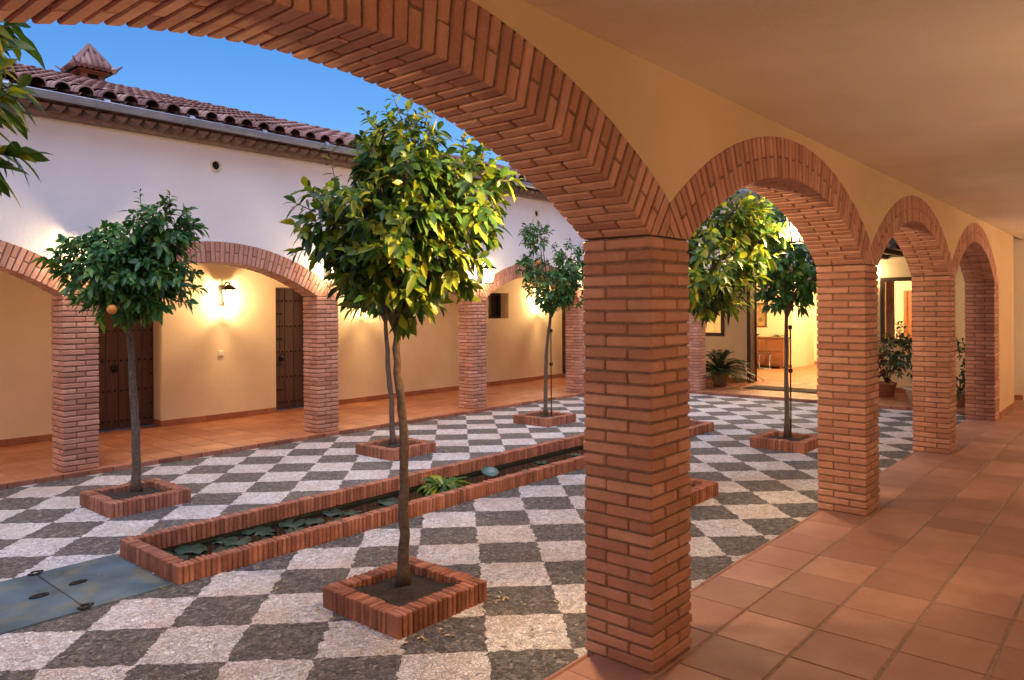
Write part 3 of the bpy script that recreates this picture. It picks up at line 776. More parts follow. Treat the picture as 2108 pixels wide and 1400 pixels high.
def frame_vec(right, up, fwd=0.0):
    """offset in camera-facing terms: R is image right, F away from the viewer"""
    R = Vector((sin(CAM_YAW), -cos(CAM_YAW), 0)); F = Vector((cos(CAM_YAW), sin(CAM_YAW), 0))
    return R*right+F*fwd+Vector((0, 0, up))
def leaf(mb, base, d, up, L, W, droop, fold=0.3):
    bend = random.uniform(-0.28, 0.28); tw = random.uniform(-0.5, 0.5)
    d = d.normalized(); side = d.cross(up)
    if side.length < 1e-3: side = d.cross(Vector((1, 0.2, 0)))
    side.normalize(); nn = side.cross(d); n = len(mb.v)
    prof = ((0, 0.06), (0.22, 0.72), (0.5, 1.0), (0.78, 0.66), (1.0, 0.0))
    for t, w in prof:
        c = base+d*(t*L)+Vector((0, 0, -droop*L*t*t))+side*(bend*L*t*t); ww = w*W/2
        mb.v += [tuple(c-side*ww+nn*(ww*(fold-tw*t))), tuple(c), tuple(c+side*ww+nn*(ww*(fold+tw*t)))]
    for i in range(4):
        q = n+3*i
        mb.face((q, q+1, q+4, q+3), 0, True); mb.face((q+1, q+2, q+5, q+4), 0, True)
def shoot(mb, tw, p, ax, ln, nl, L, rng):
    ax = ax.normalized(); a = ax.orthogonal().normalized(); b = ax.cross(a)
    tw.tube([p, p+ax*ln*0.5, p+ax*ln], [0.0045, 0.003, 0.0015], 4, cap=False)
    ang = rng.uniform(0, 6.28)
    for i in range(nl):
        t = (i+0.6)/nl; ang += 2.4
        rad = a*cos(ang)+b*sin(ang)
        dr = ax*(0.35+0.5*t)+rad*(0.95-0.35*t)+Vector((0, 0, -0.28))
        dr += Vector((rng.uniform(-.25, .25), rng.uniform(-.25, .25), rng.uniform(-.25, .25)))
        l = L*rng.uniform(0.55, 1.25)
        leaf(mb, p+ax*(ln*t)+rad*0.004, dr, ax+Vector((0, 0, 0.6)), l, l*rng.uniform(0.38, 0.52), rng.uniform(0.1, 0.5), rng.uniform(0.15, 0.45))
TG = 'orange trees planted in the courtyard'
def orange_tree(seed, base, trunk, r0, lobes, nshoot, label, mat, L=0.095, strays=(), fruit=(), dens=10, fill=1.9):
    """trunk: list of (right, z) offsets; lobes: (right, z, fwd, rh, rv, weight)"""
    rng = random.Random(seed); B = Vector(base)
    root = thing('orange_tree', label, 'tree', base, 0, TG)
    tk = MB(); pts = []; rad = []
    for i, (rt, z) in enumerate(trunk):
        pts.append(frame_vec(rt, z)); rad.append(r0*(1-0.35*z/trunk[-1][1]))
    pp = []; rr = []
    for i in range(len(pts)-1):
        for k in range(5):
            t = k/5; w = Vector((rng.uniform(-1, 1), rng.uniform(-1, 1), 0))*0.006
            pp.append(pts[i].lerp(pts[i+1], t)+w); rr.append((rad[i]*(1-t)+rad[i+1]*t)*rng.uniform(0.93, 1.1))
    pp.append(pts[-1]); rr.append(rad[-1]); rr[0] *= 1.45; rr[1] *= 1.15
    tk.tube(pp, rr, 10)
    top = pts[-1]; lv = MB()
    lobes = list(lobes)+[(trunk[-1][0], 1.74, 0, 0.27, 0.15, 0.13*sum(l[5] for l in lobes))]
    cents = [frame_vec(l[0], l[1], l[2]) for l in lobes]
    for c, l in zip(cents, lobes):
        for k in range(4 if l[5] > 0.3 else 2):
            e = c+Vector((rng.uniform(-1, 1)*l[3], rng.uniform(-1, 1)*l[3], rng.uniform(-0.3, 0.9)*l[4]))*0.6
            m1 = top.lerp(e, 0.5)+Vector((rng.uniform(-.05, .05), rng.uniform(-.05, .05), 0.04))
            tk.tube([top-Vector((0, 0, 0.12)), top.lerp(m1, 0.5), m1, e], [r0*0.5, r0*0.4, r0*0.28, r0*0.1], 6, cap=False)
    tot = sum(l[5] for l in lobes)
    for c, l in zip(cents, lobes):
        n = int(fill*nshoot*l[5]/tot)
        for k in range(n):
            d = Vector((rng.gauss(0, 1), rng.gauss(0, 1), rng.gauss(0, 1))).normalized()
            lump = 1+0.32*mnoise.noise(d*1.9+Vector((seed*3.1, 0, 0)))+0.12*mnoise.noise(d*5+Vector((0, seed, 0)))
            r = (rng.uniform(0.08, 1)**0.42)*lump*0.86
            p = c+Vector((d.x*l[3], d.y*l[3], d.z*l[4]))*r
            ax = Vector((d.x, d.y, d.z*0.6+0.30))+Vector((rng.uniform(-.5, .5), rng.uniform(-.5, .5), rng.uniform(-.4, .4)))
            shoot(lv, tk, p, ax, rng.uniform(0.06, 0.15), rng.randint(dens-3, dens+2), L, rng)
    for (rt, z, fw, dx, dz, ln) in strays:
        shoot(lv, tk, frame_vec(rt, z, fw), frame_vec(dx, dz), ln, 10, L*0.8, rng)
    tk.build('trunk', M['bark'], root); lv.build('crown', mat, root)
    for (rt, z, fw) in fruit:
        f = MB(); f.ball(frame_vec(rt, z, fw), 0.04, 10); f.build('orange', M['fruit'], root)
    return root
def plant(loc, label_p):
    if not plant.first: return dup(planter0, (loc[0], loc[1], ZC), pi/2*plant.n, label_p)
    plant.first = False; planter0['label'] = label_p; planter0.location = (loc[0], loc[1], ZC); return planter0
plant.first = True; plant.n = 0
zt = 0.04
plant((2.905, 3.33), 'nearest square brick planter, beside the first brick pillar, with leaf litter at its foot')
orange_tree(11, (2.93, 3.38, zt), [(0, 0), (0.012, 0.5), (0.01, 0.9), (-0.025, 1.25), (-0.035, 1.62)], 0.033,
    [(0.0, 2.13, 0, 0.46, 0.38, 1.0), (0.06, 2.46, 0, 0.36, 0.29, 0.55), (-0.41, 2.14, 0, 0.21, 0.22, 0.18), (0.40, 2.34, 0, 0.22, 0.27, 0.26), (0.28, 1.97, 0, 0.26, 0.22, 0.2), (-0.15, 1.88, 0, 0.32, 0.17, 0.24)],
    185, 'tallest-looking orange tree nearest the camera, broad yellow-green crown under the first arch', M['leaf'], 0.09,
    [(-0.37, 2.3, 0, -0.2, 1, 0.3), (-0.05, 2.70, 0, -0.3, 1, 0.14), (-0.12, 2.66, 0, -0.6, 1, 0.18)], fill=2.9)
plant((2.855, 6.88), 'square brick planter near the left end of the long pool, on the house side')
orange_tree(23, (2.87, 6.9, zt), [(0, 0), (0.0, 0.5), (-0.03, 1.0), (-0.06, 1.6)], 0.038,
    [(-0.15, 1.98, 0, 0.53, 0.36, 1.0), (0.24, 2.34, 0, 0.29, 0.24, 0.34), (-0.22, 2.12, 0, 0.37, 0.26, 0.35), (0.18, 2.0, 0, 0.34, 0.4, 0.45)],
    165, 'dark green round-crowned orange tree in front of the left arch, one orange hanging low', M['leafdark'], 0.086,
    [(0.3, 2.55, 0, 0.1, 1, 0.12), (0.06, 2.52, 0, -0.1, 1, 0.18)], [(0.015, 1.64, -0.42)], fill=2.9)
plant((5.845, 6.86), 'square brick planter behind the near tree trunk, beyond the middle of the pool')
orange_tree(31, (5.87, 6.9, zt), [(-0.03, 0), (-0.045, 0.5), (-0.085, 1.0), (-0.12, 1.6)], 0.036,
    [(-0.05, 2.0, 0, 0.62, 0.5, 1.0), (0.1, 1.76, 0, 0.55, 0.24, 0.5)],
    120, 'dark orange tree half hidden behind the near tree, thin trunk just left of it', M['leafdark'], 0.10, (), [(0.24, 1.64, -0.35)], fill=2.4)
plant((8.80, 6.93), 'far square brick planter on the house side, before the last visible arch')
orange_tree(47, (8.85, 6.95, zt), [(0, 0), (-0.0, 0.5), (0.02, 1.0), (0.09, 1.6)], 0.03,
    [(0.12, 1.95, 0, 0.42, 0.32, 0.8), (-0.12, 2.68, 0, 0.2, 0.24, 0.22), (0.42, 2.32, 0, 0.32, 0.26, 0.4), (-0.22, 2.25, 0, 0.24, 0.16, 0.2), (0.5, 1.95, 0, 0.25, 0.3, 0.25)],
    200, 'thin sparse orange tree far off on the house side with a ragged open crown', M['leafdark'], 0.075, (), [(-0.1, 2.3, -0.1)], 9)
plant((6.08, 3.37), 'square brick planter half hidden behind the first brick pillar')
orange_tree(59, (6.1, 3.37, zt), [(0, 0), (0.0, 0.8), (0.02, 1.6)], 0.034,
    [(0.25, 2.05, 0, 0.68, 0.5, 1.0), (0.45, 2.45, 0, 0.42, 0.30, 0.4), (0.3, 1.75, 0, 0.45, 0.25, 0.25), (0.74, 2.28, 0, 0.34, 0.34, 0.3)],
    165, 'bright yellow-green orange tree in the second arch, trunk hidden by the first pillar', M['leaf'], 0.10, fill=2.2)
plant((9.19, 3.44), 'small square brick planter seen through the second arch, left of the second pillar')
orange_tree(61, (9.25, 3.46, zt), [(0, 0), (-0.01, 0.8), (0.0, 1.6)], 0.032,
    [(0.02, 2.2, 0, 0.56, 0.5, 1.0), (0.25, 1.95, 0, 0.36, 0.28, 0.3), (-0.3, 2.3, 0, 0.34, 0.34, 0.3), (-0.1, 2.6, 0, 0.4, 0.28, 0.35)],
    150, 'dark green orange tree in front of the lit lobby, thin trunk tied to a stake', M['leafdark'], 0.10)
plant((0.2, 3.38), 'square brick planter at the left edge, under the overhanging leaves')
orange_tree(73, (0.2, 3.38, zt), [(0, 0), (0.0, 0.8), (0.0, 1.6)], 0.034,
    [(0.17, 2.32, 0.0, 0.60, 0.55, 1.0), (0.48, 2.6, 0.1, 0.25, 0.2, 0.2)],
    120, 'orange tree at the left edge, only a few leaf tips reaching into view', M['leaf'], 0.11)
# stakes
for (bx, by, rt, h, lab) in ((8.85, 6.95, 0.085, 1.33, 'thin iron stake standing beside the sparse far tree'), (9.25, 3.46, 0.045, 1.42, 'iron stake tied to the tree before the lobby')):
    st = thing('tree_stake', lab, 'stake', (bx, by, 0.02), 0, 'iron tree stakes')
    mb = MB(); mb.tube([frame_vec(rt, 0), frame_vec(rt, h)], 0.009, 6); mb.build('rod', M['iron'], st)
    for z in (h-0.03, h*0.6):
        mb = MB(); mb.box(*(lambda q: (q.x-0.02, q.x+0.02, q.y-0.02, q.y+0.02))(frame_vec(rt, 0)), z-0.025, z+0.025, 0.005); mb.build('tie', M['iron'], st)

# ------------------------------------------------------------------ pool
pool = thing('garden_pool', 'long narrow brick-edged pool running down the middle of the court', 'pool', (0, 0, 0))
mb = MB(); soldier_rect(mb, PX0, PX1, PY0, PY1, PR, ZC-0.004, ZC+0.118)
for i, q in enumerate(((PX0+0.004, PX1-0.004, PY0+0.004, PY0+PR-0.012), (PX0+0.004, PX1-0.004, PY1-PR+0.012, PY1-0.004), (PX0+0.004, PX0+PR-0.012, PY0+PR-0.012, PY1-PR+0.012), (PX1-PR+0.012, PX1-0.004, PY0+PR-0.012, PY1-PR+0.012))):
    mb.box(*q, ZC-0.32, ZC-0.006, 0, 2)
mb.build('brick_kerb', [M['kerb'], M['mortar'], M['wet']], pool)
mb = MB(); mb.box(PX0+0.05, PX1-0.05, PY0+0.05, PY1-0.05, -0.40, -0.38); mb.build('basin', M['soil'], pool)
sheet('water', [(PX0+PR-0.01, PX1-PR+0.01, PY0+PR-0.01, PY1-PR+0.01)], -0.078, M['water'])
rng = random.Random(5)
pads = [(2.42, 5.22), (2.38, 5.33), (2.6, 5.35), (2.85, 5.36), (3.15, 5.38), (3.45, 5.34), (3.85, 5.34), (2.50, 5.0), (2.62, 5.28), (2.75, 5.12), (2.72, 4.93), (2.92, 5.25), (3.05, 5.05), (3.18, 5.27), (3.35, 5.15), (3.38, 4.96), (3.6, 5.25), (3.72, 5.08), (3.95, 5.2), (4.15, 5.05), (4.4, 5.25), (6.2, 5.1), (6.6, 5.25), (6.8, 5.0), (7.2, 5.2), (7.5, 5.05)]
for i, (x, y) in enumerate(pads):
    mb = MB(); r = rng.uniform(0.07, 0.12); n = 18
    mb.v.append((0, 0, 0))
    for k in range(n+1):
        w = 0.18+(2*pi-0.36)*k/n; mb.v.append((r*cos(w), r*sin(w)*0.95, 0.006+0.008*sin(5*w+i)))
    for k in range(n): mb.face((0, k+1, k+2), 0, True)
    q = len(mb.v)
    for k in range(n+1): a = mb.v[k+1]; mb.v.append((a[0], a[1], a[2]-0.006))
    for k in range(n): mb.face((k+1, q+k, q+k+1, k+2), 0, True)
    o = mb.build('lily_pad', M['pad'], None, (x, y, -0.074)); o.rotation_euler = (0, 0, rng.uniform(0, 6))
    where = 'near the pool end by the metal covers' if x < 3.2 else ('in the pool between the end and the leafy plant' if x < 5 else 'in the far half of the pool')
    tag(o, 'dark green lily pad floating '+where, 'lily pad', 'lily pads floating '+where)
mb = MB(); mb.lathe([(0.001, 0.02), (0.06, 0.018), (0.11, 0.035), (0.14, 0.065), (0.135, 0.06), (0.10, 0.026), (0.001, 0.012)], (0, 0, 0.0), 20)
o = mb.build('lily_leaf', M['padblue'], None, (5.66, 5.18, -0.035)); o.scale = (0.65,)*3; o.rotation_euler = (0.25, -0.3, 0.4)
tag(o, 'pale blue-green cupped lily leaf standing above the pool water, beyond the leafy plant', 'lily leaf')
def strap_plant(name, loc, n, L, W, mat, seed, label, cat, up=0.9, parent=None):
    rng = random.Random(seed); mb = MB()
    for i in range(n):
        w = i*2.4+rng.uniform(-.3, .3); el = rng.uniform(0.25, up)
        d = Vector((cos(w), sin(w), el*1.6)); l = L*rng.uniform(0.6, 1.1)
        leaf(mb, Vector((cos(w)*0.03, sin(w)*0.03, 0)), d, Vector((0, 0, 1)), l, W*rng.uniform(0.7, 1.2), rng.uniform(0.5, 0.95), 0.4)
    o = mb.build(name, mat, parent, loc)
    if label: tag(o, label, cat)
    return o
strap_plant('pond_plant', (5.02, 5.2, -0.07), 80, 0.36, 0.075, M['leaf'], 4, 'bushy green water plant with arching leaves in the middle of the pool', 'water plant')

# metal covers
cv = thing('access_cover', 'blue-grey steel floor cover butting against the pool end, with a lifting ring', 'floor cover', (1.91, 5.11, ZC), 0, 'steel covers at the pool end')
mb = MB(); mb.box(-0.243, 0.243, -0.44, 0.44, -0.02, 0.012, 0.004); mb.build('plate', M['steel'], cv)
mb = MB(); mb.tube([(-0.13+0.05*cos(2*pi*i/14), 0.03+0.02*sin(2*pi*i/14), 0.018) for i in range(15)], 0.006, 6, cap=False); mb.build('lifting_ring', M['iron'], cv)
for y in (-0.42, 0.42):
    mb = MB(); mb.tube([(-0.24+0.035*cos(2*pi*i/10), y+0.03*sin(2*pi*i/10), 0.02) for i in range(9)], 0.006, 6); mb.build('hasp', M['iron'], cv)
c2 = dup(cv, (1.415, 5.11, ZC), pi, 'blue-grey steel floor cover at the frame edge, the one further from the pool')

# ------------------------------------------------------------------ lanterns
lamp_light = bpy.data.lights.new('lantern_light', 'POINT')
WARM = (1.0, 0.64, 0.31)
def make_lantern():
    t = thing('wall_lantern', 'x', 'wall lamp', (0, 0, 0), 0, 'glass wall lanterns of the courtyard')
    # local: wall plane y = 0, lamp stands out towards -y
    mb = MB(); mb.box(-0.05, 0.05, -0.012, 0, -0.10, 0.14, 0.004)
    mb.tube([(0, -0.01, 0.10), (0, -0.09, 0.17), (0, -0.16, 0.165)], 0.009, 6)
    mb.build('bracket', M['iron'], t)
    mb = MB(); zb, zt_ = -0.10, 0.085; rb, rt = 0.052, 0.082; cy = -0.165
    for k in range(6):
        w = pi/6+k*pi/3
        mb.tube([(rb*cos(w), cy+rb*sin(w), zb), (rt*cos(w), cy+rt*sin(w), zt_)], 0.006, 5)
    mb.lathe([(rb-0.012, zb-0.008), (rb+0.006, zb-0.008), (rb+0.006, zb+0.004), (rb-0.012, zb+0.004), (rb-0.012, zb-0.008)], (0, cy, 0), 6)
    mb.lathe([(rt+0.012, zt_-0.004), (rt+0.012, zt_+0.008), (0.03, zt_+0.055), (0.012, zt_+0.06), (0.012, zt_+0.08), (0.001, zt_+0.085)], (0, cy, 0), 6)
    mb.build('frame', M['iron'], t)
    mb = MB()
    for k in range(6):
        w, w2 = pi/6+k*pi/3, pi/6+(k+1)*pi/3
        mb.quad((rb*cos(w), cy+rb*sin(w), zb+0.004), (rb*cos(w2), cy+rb*sin(w2), zb+0.004), (rt*cos(w2), cy+rt*sin(w2), zt_), (rt*cos(w), cy+rt*sin(w), zt_))
    mb.build('glass', M['lampglass'], t)
    mb = MB(); mb.lathe([(0.008, -0.07), (0.02, -0.05), (0.03, -0.02), (0.026, 0.01), (0.012, 0.03), (0.001, 0.035)], (0, cy, 0), 12); mb.build('bulb', M['bulb'], t)
    L = bpy.data.objects.new('light', lamp_light); COL.objects.link(L); L.parent = t; L.location = (0, cy, -0.015)
    return t
lamp_light.energy = 32; lamp_light.color = WARM; lamp_light.shadow_soft_size = 0.03
lan0 = make_lantern()
first = [True]
def lantern(loc, rz, label, energy=None, col=None):
    if first[0]: first[0] = False; o = lan0; o.location = loc; o.rotation_euler = (0, 0, rz); o['label'] = label
    else: o = dup(lan0, loc, rz, label)
    o.scale = (1.3, 1.3, 1.3)
    if energy:
        for c in o.children:
            if c.type == 'LIGHT': c.data = lamp_light.copy(); c.data.energy = energy; c.data.color = col or WARM
    return o
lantern((5.73, HBACK, 1.85), 0, 'lit lantern on the yellow wall between the two plank doors')
lantern((8.35, HBACK, 1.85), 0, 'lit lantern on the yellow back wall, showing behind the near tree')
lantern((0.3, HBACK, 1.85), 0, 'unseen lantern added beyond the left edge to warm the yellow back wall', 55)  # added out of view, only to warm the left wall
lantern((13.35, HBACK, 1.85), 0, 'lit lantern at the far end of the yellow back wall, behind the sparse tree')
for x, lab in ((2.985, 'lit lantern on the pale house front behind the round-crowned tree'), (6.06, 'lit lantern on the pale house front, left of the near crown'), (9.07, 'lit lantern on the pale house front, right of the near crown'), (12.05, 'lit lantern on the pale house front above the farthest pillar')):
    lantern((x, HY+0.003, 2.2), 0, lab, 9)
for x, lab in ((-0.39, 'lantern on the court side of the gallery, at the left edge'), (3.19, 'lantern on the court side of the gallery above the first pillar'), (6.52, 'lantern on the court side of the gallery above the second pillar')):
    lantern((x, AY+AW-0.003, 2.36), pi, lab, 120 if 3 < x < 4 else 80 if 6 < x < 7 else 35)
lantern((EW, 4.28, 2.35), -pi/2, 'lit lantern on the end wall between the entrance and the right window', 9)
for x, en, lab in ((13.4, 110, 'lantern on the inner wall at the far end of the gallery'), (9.0, 20, 'lantern on the inner wall in the middle of the gallery'), (4.5, 30, 'lantern on the inner wall of the gallery across from the first pillar'), (-1.8, 85, 'lantern on the inner wall of the gallery behind the viewer')):
    lantern((x, -1.2, 1.95), pi, lab, en*0.85, (1.0, 0.70, 0.47))
# lobby ceiling lamps
cl0 = None
for i, (x, y) in enumerate(((18.0, 6.9), (20.6, 6.3), (17.6, 4.6))):
    t = thing('ceiling_lamp', ('round glowing ceiling lamp over the lobby dresser side', 'round glowing ceiling lamp deep inside the lobby', 'round glowing ceiling lamp behind the right lobby window')[i], 'ceiling lamp', (x, y, LC), 0, 'ceiling lamps in the lobby')
    mb = MB(); mb.lathe([(0.001, -0.001), (0.16, -0.001), (0.16, -0.02), (0.15, -0.02)], (0, 0, 0), 20); mb.build('base', M['brass'], t)
    mb = MB(); mb.lathe([(0.15, -0.02), (0.14, -0.06), (0.08, -0.09), (0.001, -0.10)], (0, 0, 0), 20); mb.build('lamp_shade', M['shade'], t)
    L = bpy.data.lights.new('lobby_light', 'POINT'); L.energy = 140; L.color = (1, 0.70, 0.33); L.shadow_soft_size = 0.12
    lo = bpy.data.objects.new('light', L); COL.objects.link(lo); lo.parent = t; lo.location = (0, 0, -0.24)

# ------------------------------------------------------------------ small things
# light switch
sw = thing('light_switch', 'small white switch plate on the yellow wall below the lantern', 'switch', (5.70, HBACK, 1.0))
mb = MB(); mb.box(-0.045, 0.045, -0.012, 0, -0.045, 0.045, 0.004); mb.build('plate', M['white'], sw)
mb = MB(); mb.box(-0.03, 0.03, -0.018, -0.0125, -0.03, 0.03, 0.003); mb.build('rocker', M['white'], sw)
# door mat
mb = MB(); mb.box(14.55, 15.2, 4.75, 6.35, 0.003, 0.016, 0.004)
tag(mb.build('door_mat', M['mat']), 'dark door mat lying before the lobby entrance', 'door mat')
# dresser
dr = thing('dresser', 'brown wooden dresser against the lit lobby wall', 'dresser', (LX1-0.24, 8.10, 0))
mb = MB(); mb.box(-0.20, 0.20, -0.66, 0.66, 0.06, 0.80, 0.006); mb.box(-0.23, 0.22, -0.69, 0.69, 0.80, 0.83, 0.006)
for sx in (-0.17, 0.15):
    for sy in (-0.6, 0.6): mb.box(sx-0.025, sx+0.025, sy-0.03, sy+0.03, 0, 0.06)
mb.build('cabinet', M['dresserwood'], dr)
for i in range(2):
    for k in range(3):
        y0 = -0.62+k*0.42; z0 = 0.10+i*0.35
        mb = MB(); mb.box(-0.216, -0.201, y0, y0+0.40, z0, z0+0.32, 0.006); f = mb.build('drawer', M['dresserwood'], dr)
        mb = MB(); mb.ball((-0.23, y0+0.2, z0+0.16), 0.016, 8); mb.build('knob', M['brass'], f)
# picture and bowl, chair
pc = thing('framed_picture', 'framed picture on the bright lobby wall above the dresser', 'picture', (LX1-0.002, 8.24, 1.42))
mb = MB()
for q in ((-0.2, 0.2, 0.29, 0.33), (-0.2, 0.2, -0.33, -0.29), (-0.2, -0.16, -0.29, 0.29), (0.16, 0.2, -0.29, 0.29)): mb.box(-0.03, 0, q[0], q[1], q[2], q[3], 0.004)
mb.build('frame', M['brass'], pc)
mb = MB(); mb.box(-0.012, -0.002, -0.16, 0.16, -0.29, 0.29); mb.build('canvas', M['canvas'], pc)
bw = MB(); bw.lathe([(0.05, 0), (0.06, 0.01), (0.14, 0.06), (0.15, 0.075), (0.135, 0.06), (0.05, 0.015), (0.001, 0.013)], (0, 0, 0), 18)
tag(bw.build('bowl', M['dresserwood'], None, (LX1-0.24, 8.3, 0.831)), 'dark shallow bowl on top of the dresser', 'bowl')
strap_plant('flower_arrangement', (LX1-0.24, 7.66, 0.83), 22, 0.34, 0.03, M['leafbush'], 12, 'spiky green arrangement standing on the dresser', 'plant')
fs = thing('folding_stool', 'small dark folding stool standing before the dresser', 'stool', (LX1-0.75, 7.82, 0), 0.5)
mb = MB(); mb.box(-0.16, 0.16, -0.16, 0.16, 0.40, 0.425, 0.006); mb.build('seat', M['darkwood'], fs)
for s in (-1, 1):
    mb = MB(); mb.tube([(-0.15*s, -0.13, 0.0), (0.15*s, -0.13, 0.40)], 0.011, 6); mb.tube([(-0.15*s, 0.13, 0.0), (0.15*s, 0.13, 0.40)], 0.011, 6); mb.tube([(-0.15*s, -0.13, 0.015), (-0.15*s, 0.13, 0.015)], 0.011, 6); mb.build('legs', M['zinc'], fs)
# potted plants
cp = thing('potted_cycad', 'dark feathery cycad in a small terracotta pot left of the lobby entrance', 'potted plant', (14.62, 6.87, 0))
mb = MB(); mb.lathe([(0.001, 0), (0.13, 0), (0.18, 0.26), (0.195, 0.27), (0.195, 0.30), (0.17, 0.30), (0.165, 0.25), (0.001, 0.25)], (0, 0, 0), 20); mb.build('pot', M['pot'], cp)
mb = MB(); rng = random.Random(8)
for i in range(52):
    w = i*2.4; el = rng.uniform(0.15, 1.45); L = rng.uniform(0.6, 0.98)
    d = Vector((cos(w)*cos(el), sin(w)*cos(el), sin(el))); p0 = Vector((0, 0, 0.30)); pts = [p0+d*(L*t)+Vector((0, 0, -0.45*L*t*t)) for t in [k/14 for k in range(15)]]
    mb.tube(pts[::2], 0.005, 4, cap=False)
    for k in range(2, 15):
        tdir = (pts[k]-pts[k-1]).normalized(); sd = tdir.cross(Vector((0, 0, 1))).normalized()
        for s in (-1, 1): leaf(mb, pts[k], sd*s+tdir*0.7+Vector((0, 0, 0.15)), Vector((0, 0, 1)), 0.18*(1-0.4*abs(k/14-0.5)), 0.028, 0.15)
mb.build('fronds', M['leafbush'], cp)
def bush(root, c, rh, rv, n, L, mat, seed, name='foliage'):
    rng = random.Random(seed); lv = MB(); tk = MB()
    for k in range(n):
        d = Vector((rng.gauss(0, 1), rng.gauss(0, 1), rng.gauss(0, 1))).normalized(); r = rng.uniform(0.2, 1)**0.5*(1+0.3*mnoise.noise(d*2+Vector((seed, 0, 0))))
        p = Vector(c)+Vector((d.x*rh, d.y*rh, d.z*rv))*r
        shoot(lv, tk, p, d+Vector((0, 0, 0.4)), 0.1, 8, L, rng)
    for k in range(7): tk.tube([(0, 0, 0.24), (rng.uniform(-.1, .1), rng.uniform(-.1, .1), c[2]*0.6), (c[0]+rng.uniform(-rh, rh)*.7, c[1]+rng.uniform(-rh, rh)*.7, c[2]+rng.uniform(-.5, .7)*rv)], [0.012, 0.009, 0.004], 5)
    lv.build(name, mat, root); tk.build('stems', M['bark'], root)
bp = thing('potted_shrub', 'leafy green shrub in a pale round pot, right of the lobby entrance', 'potted plant', (14.0, 3.02, 0))
mb = MB(); mb.lathe([(0.001, 0), (0.15, 0), (0.20, 0.25), (0.235, 0.26), (0.235, 0.285), (0.2, 0.285), (0.19, 0.23), (0.001, 0.23)], (0, 0, 0), 22); mb.build('pot', M['potwhite'], bp)
bush(bp, (0.05, 0.2, 0.88), 0.38, 0.42, 70, 0.085, M['leafbush'], 3)
rp = thing('red_leaved_plant', 'dark red-leaved plant in a clay pot under the right lobby window', 'potted plant', (14.9, 3.75, 0))
mb = MB(); mb.lathe([(0.001, 0), (0.13, 0), (0.17, 0.22), (0.185, 0.23), (0.185, 0.26), (0.16, 0.26), (0.15, 0.22), (0.001, 0.22)], (0, 0, 0), 20); mb.build('pot', M['pot'], rp)
bush(rp, (0, 0, 0.72), 0.28, 0.36, 45, 0.09, M['leafred'], 9)
dp = thing('dark_conifer', 'dark narrow potted conifer showing between the third and last pillars', 'potted plant', (14.2, 2.44, 0))
mb = MB(); mb.lathe([(0.001, 0), (0.12, 0), (0.15, 0.2), (0.165, 0.21), (0.165, 0.235), (0.14, 0.235), (0.13, 0.2), (0.001, 0.2)], (0, 0, 0), 18); mb.build('pot', M['pot'], dp)
bush(dp, (0, 0, 0.65), 0.22, 0.52, 90, 0.06, M['leafbush'], 15)
# leaf litter (uncountable scatter of dry leaves on the cobbles)
mb = MB(); rng = random.Random(77)
def lit(cx, cy, rx, ry, n):
    for k in range(n):
        x, y = rng.gauss(cx, rx), rng.gauss(cy, ry)
        if PX0 < x < PX1 and PY0 < y < PY1: continue
        if abs(x-2.905) < 0.36 and abs(y-3.33) < 0.36: continue
        if y < AY+AW: continue
        w = rng.uniform(0, 6.28)
        leaf(mb, Vector((x, y, ZC+0.008)), Vector((cos(w), sin(w), rng.uniform(0, 0.25))), Vector((rng.uniform(-.3, .3), rng.uniform(-.3, .3), 1)), rng.uniform(0.02, 0.05), rng.uniform(0.008, 0.018), 0.15)
lit(2.62, 2.93, 0.10, 0.05, 16); lit(3.3, 2.95, 0.05, 0.06, 16); lit(2.5, 3.55, 0.05, 0.1, 8); lit(2.9, 2.9, 0.9, 0.5, 24); lit(4.5, 4.62, 1.5, 0.05, 40); lit(5, 6.2, 2.5, 0.7, 30)
tag(mb.build('leaf_litter', M['litter']), 'scatter of small dry leaves on the cobbles', 'leaf litter', kind='stuff')

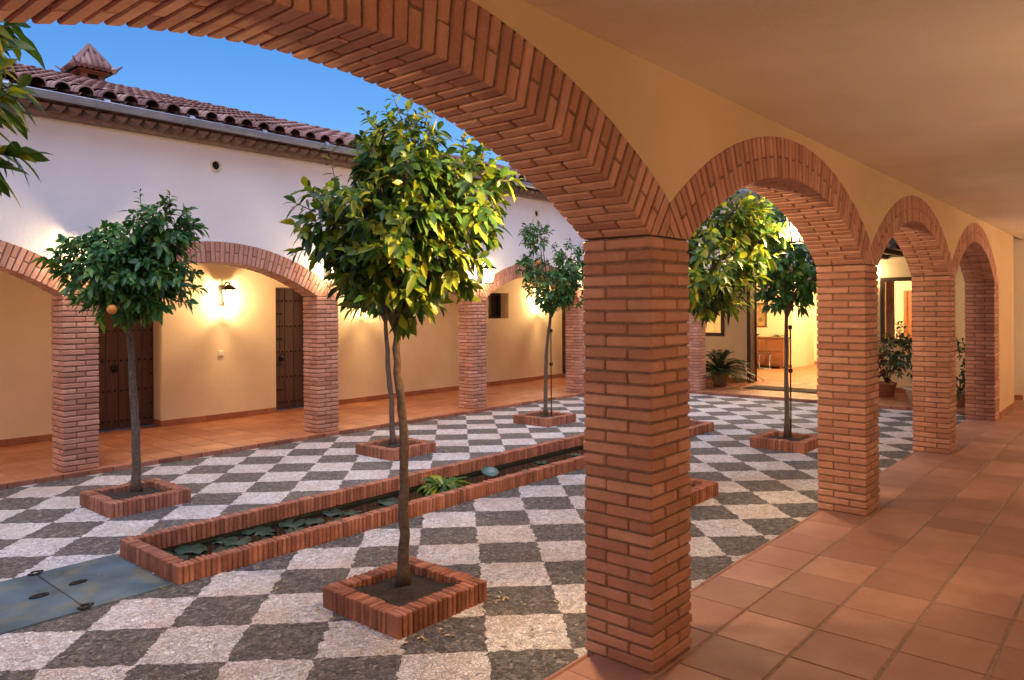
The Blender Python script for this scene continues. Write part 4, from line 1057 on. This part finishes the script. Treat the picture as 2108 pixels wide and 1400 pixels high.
# ------------------------------------------------------------------ sky, sun, camera, render settings
w = bpy.data.worlds.new('World'); sc.world = w; w.use_nodes = True; nt = w.node_tree
bg = nt.nodes['Background']; sky = nt.nodes.new('ShaderNodeTexSky'); sky.sky_type = 'NISHITA'; sky.sun_disc = False
SUN_EL, SUN_AZ = radians(6), radians(235)     # low evening sun behind the viewer (azimuth from +X, counter-clockwise)
sky.sun_elevation = SUN_EL; sky.sun_rotation = radians(90)-SUN_AZ; sky.air_density = 1.0; sky.dust_density = 0.6; sky.ozone_density = 3.0
hs = nt.nodes.new('ShaderNodeHueSaturation'); hs.inputs['Saturation'].default_value = 1.2; hs.inputs['Value'].default_value = 0.85
nt.links.new(sky.outputs[0], hs.inputs['Color']); nt.links.new(mixc(nt, 1.0, hs.outputs[0], (1.15, 0.86, 1.06), 'MULTIPLY'), bg.inputs[0]); bg.inputs[1].default_value = 0.15
sl_ = bpy.data.lights.new('sun', 'SUN'); sl_.energy = 2.0; sl_.angle = radians(70); sl_.color = (0.83, 0.84, 1.0)
so = bpy.data.objects.new('sun', sl_); COL.objects.link(so)
SKY_EL = radians(69)   # the bright part of the dusk sky above the gallery roof
dvec = Vector((cos(SUN_AZ)*cos(SKY_EL), sin(SUN_AZ)*cos(SKY_EL), sin(SKY_EL)))
so.rotation_euler = dvec.to_track_quat('Z', 'Y').to_euler(); so.location = dvec*40+Vector((0, 0, 5))

cam = bpy.data.cameras.new('camera'); co = bpy.data.objects.new('camera', cam); COL.objects.link(co); sc.camera = co
F = Vector((cos(CAM_YAW), sin(CAM_YAW), 0)); R = Vector((sin(CAM_YAW), -cos(CAM_YAW), 0)); U = Vector((0, 0, 1))
R2 = R*cos(CAM_ROLL)+U*sin(CAM_ROLL); U2 = -R*sin(CAM_ROLL)+U*cos(CAM_ROLL)
mt = Matrix((R2, U2, -F)).transposed().to_4x4(); mt.translation = (0, 0, CAM_H); co.matrix_world = mt
cam.sensor_fit = 'HORIZONTAL'; cam.sensor_width = 36; cam.lens = CAM_F/2108*36
cam.shift_y = -(700-CAM_CY)/2108; cam.clip_start = 0.05; cam.clip_end = 1000

sc.view_settings.view_transform = 'Standard'; sc.view_settings.look = 'None'; sc.view_settings.exposure = 1.0; sc.view_settings.gamma = 1.0
sc.view_settings.use_curve_mapping = False
cy_ = sc.cycles; cy_.use_denoising = True; cy_.max_bounces = 8; cy_.diffuse_bounces = 4; cy_.transparent_max_bounces = 16
cy_.sample_clamp_indirect = 6.0; cy_.caustics_reflective = False; cy_.caustics_refractive = False; cy_.use_light_tree = True
try: cy_.denoiser = 'OPENIMAGEDENOISE'
except Exception: pass
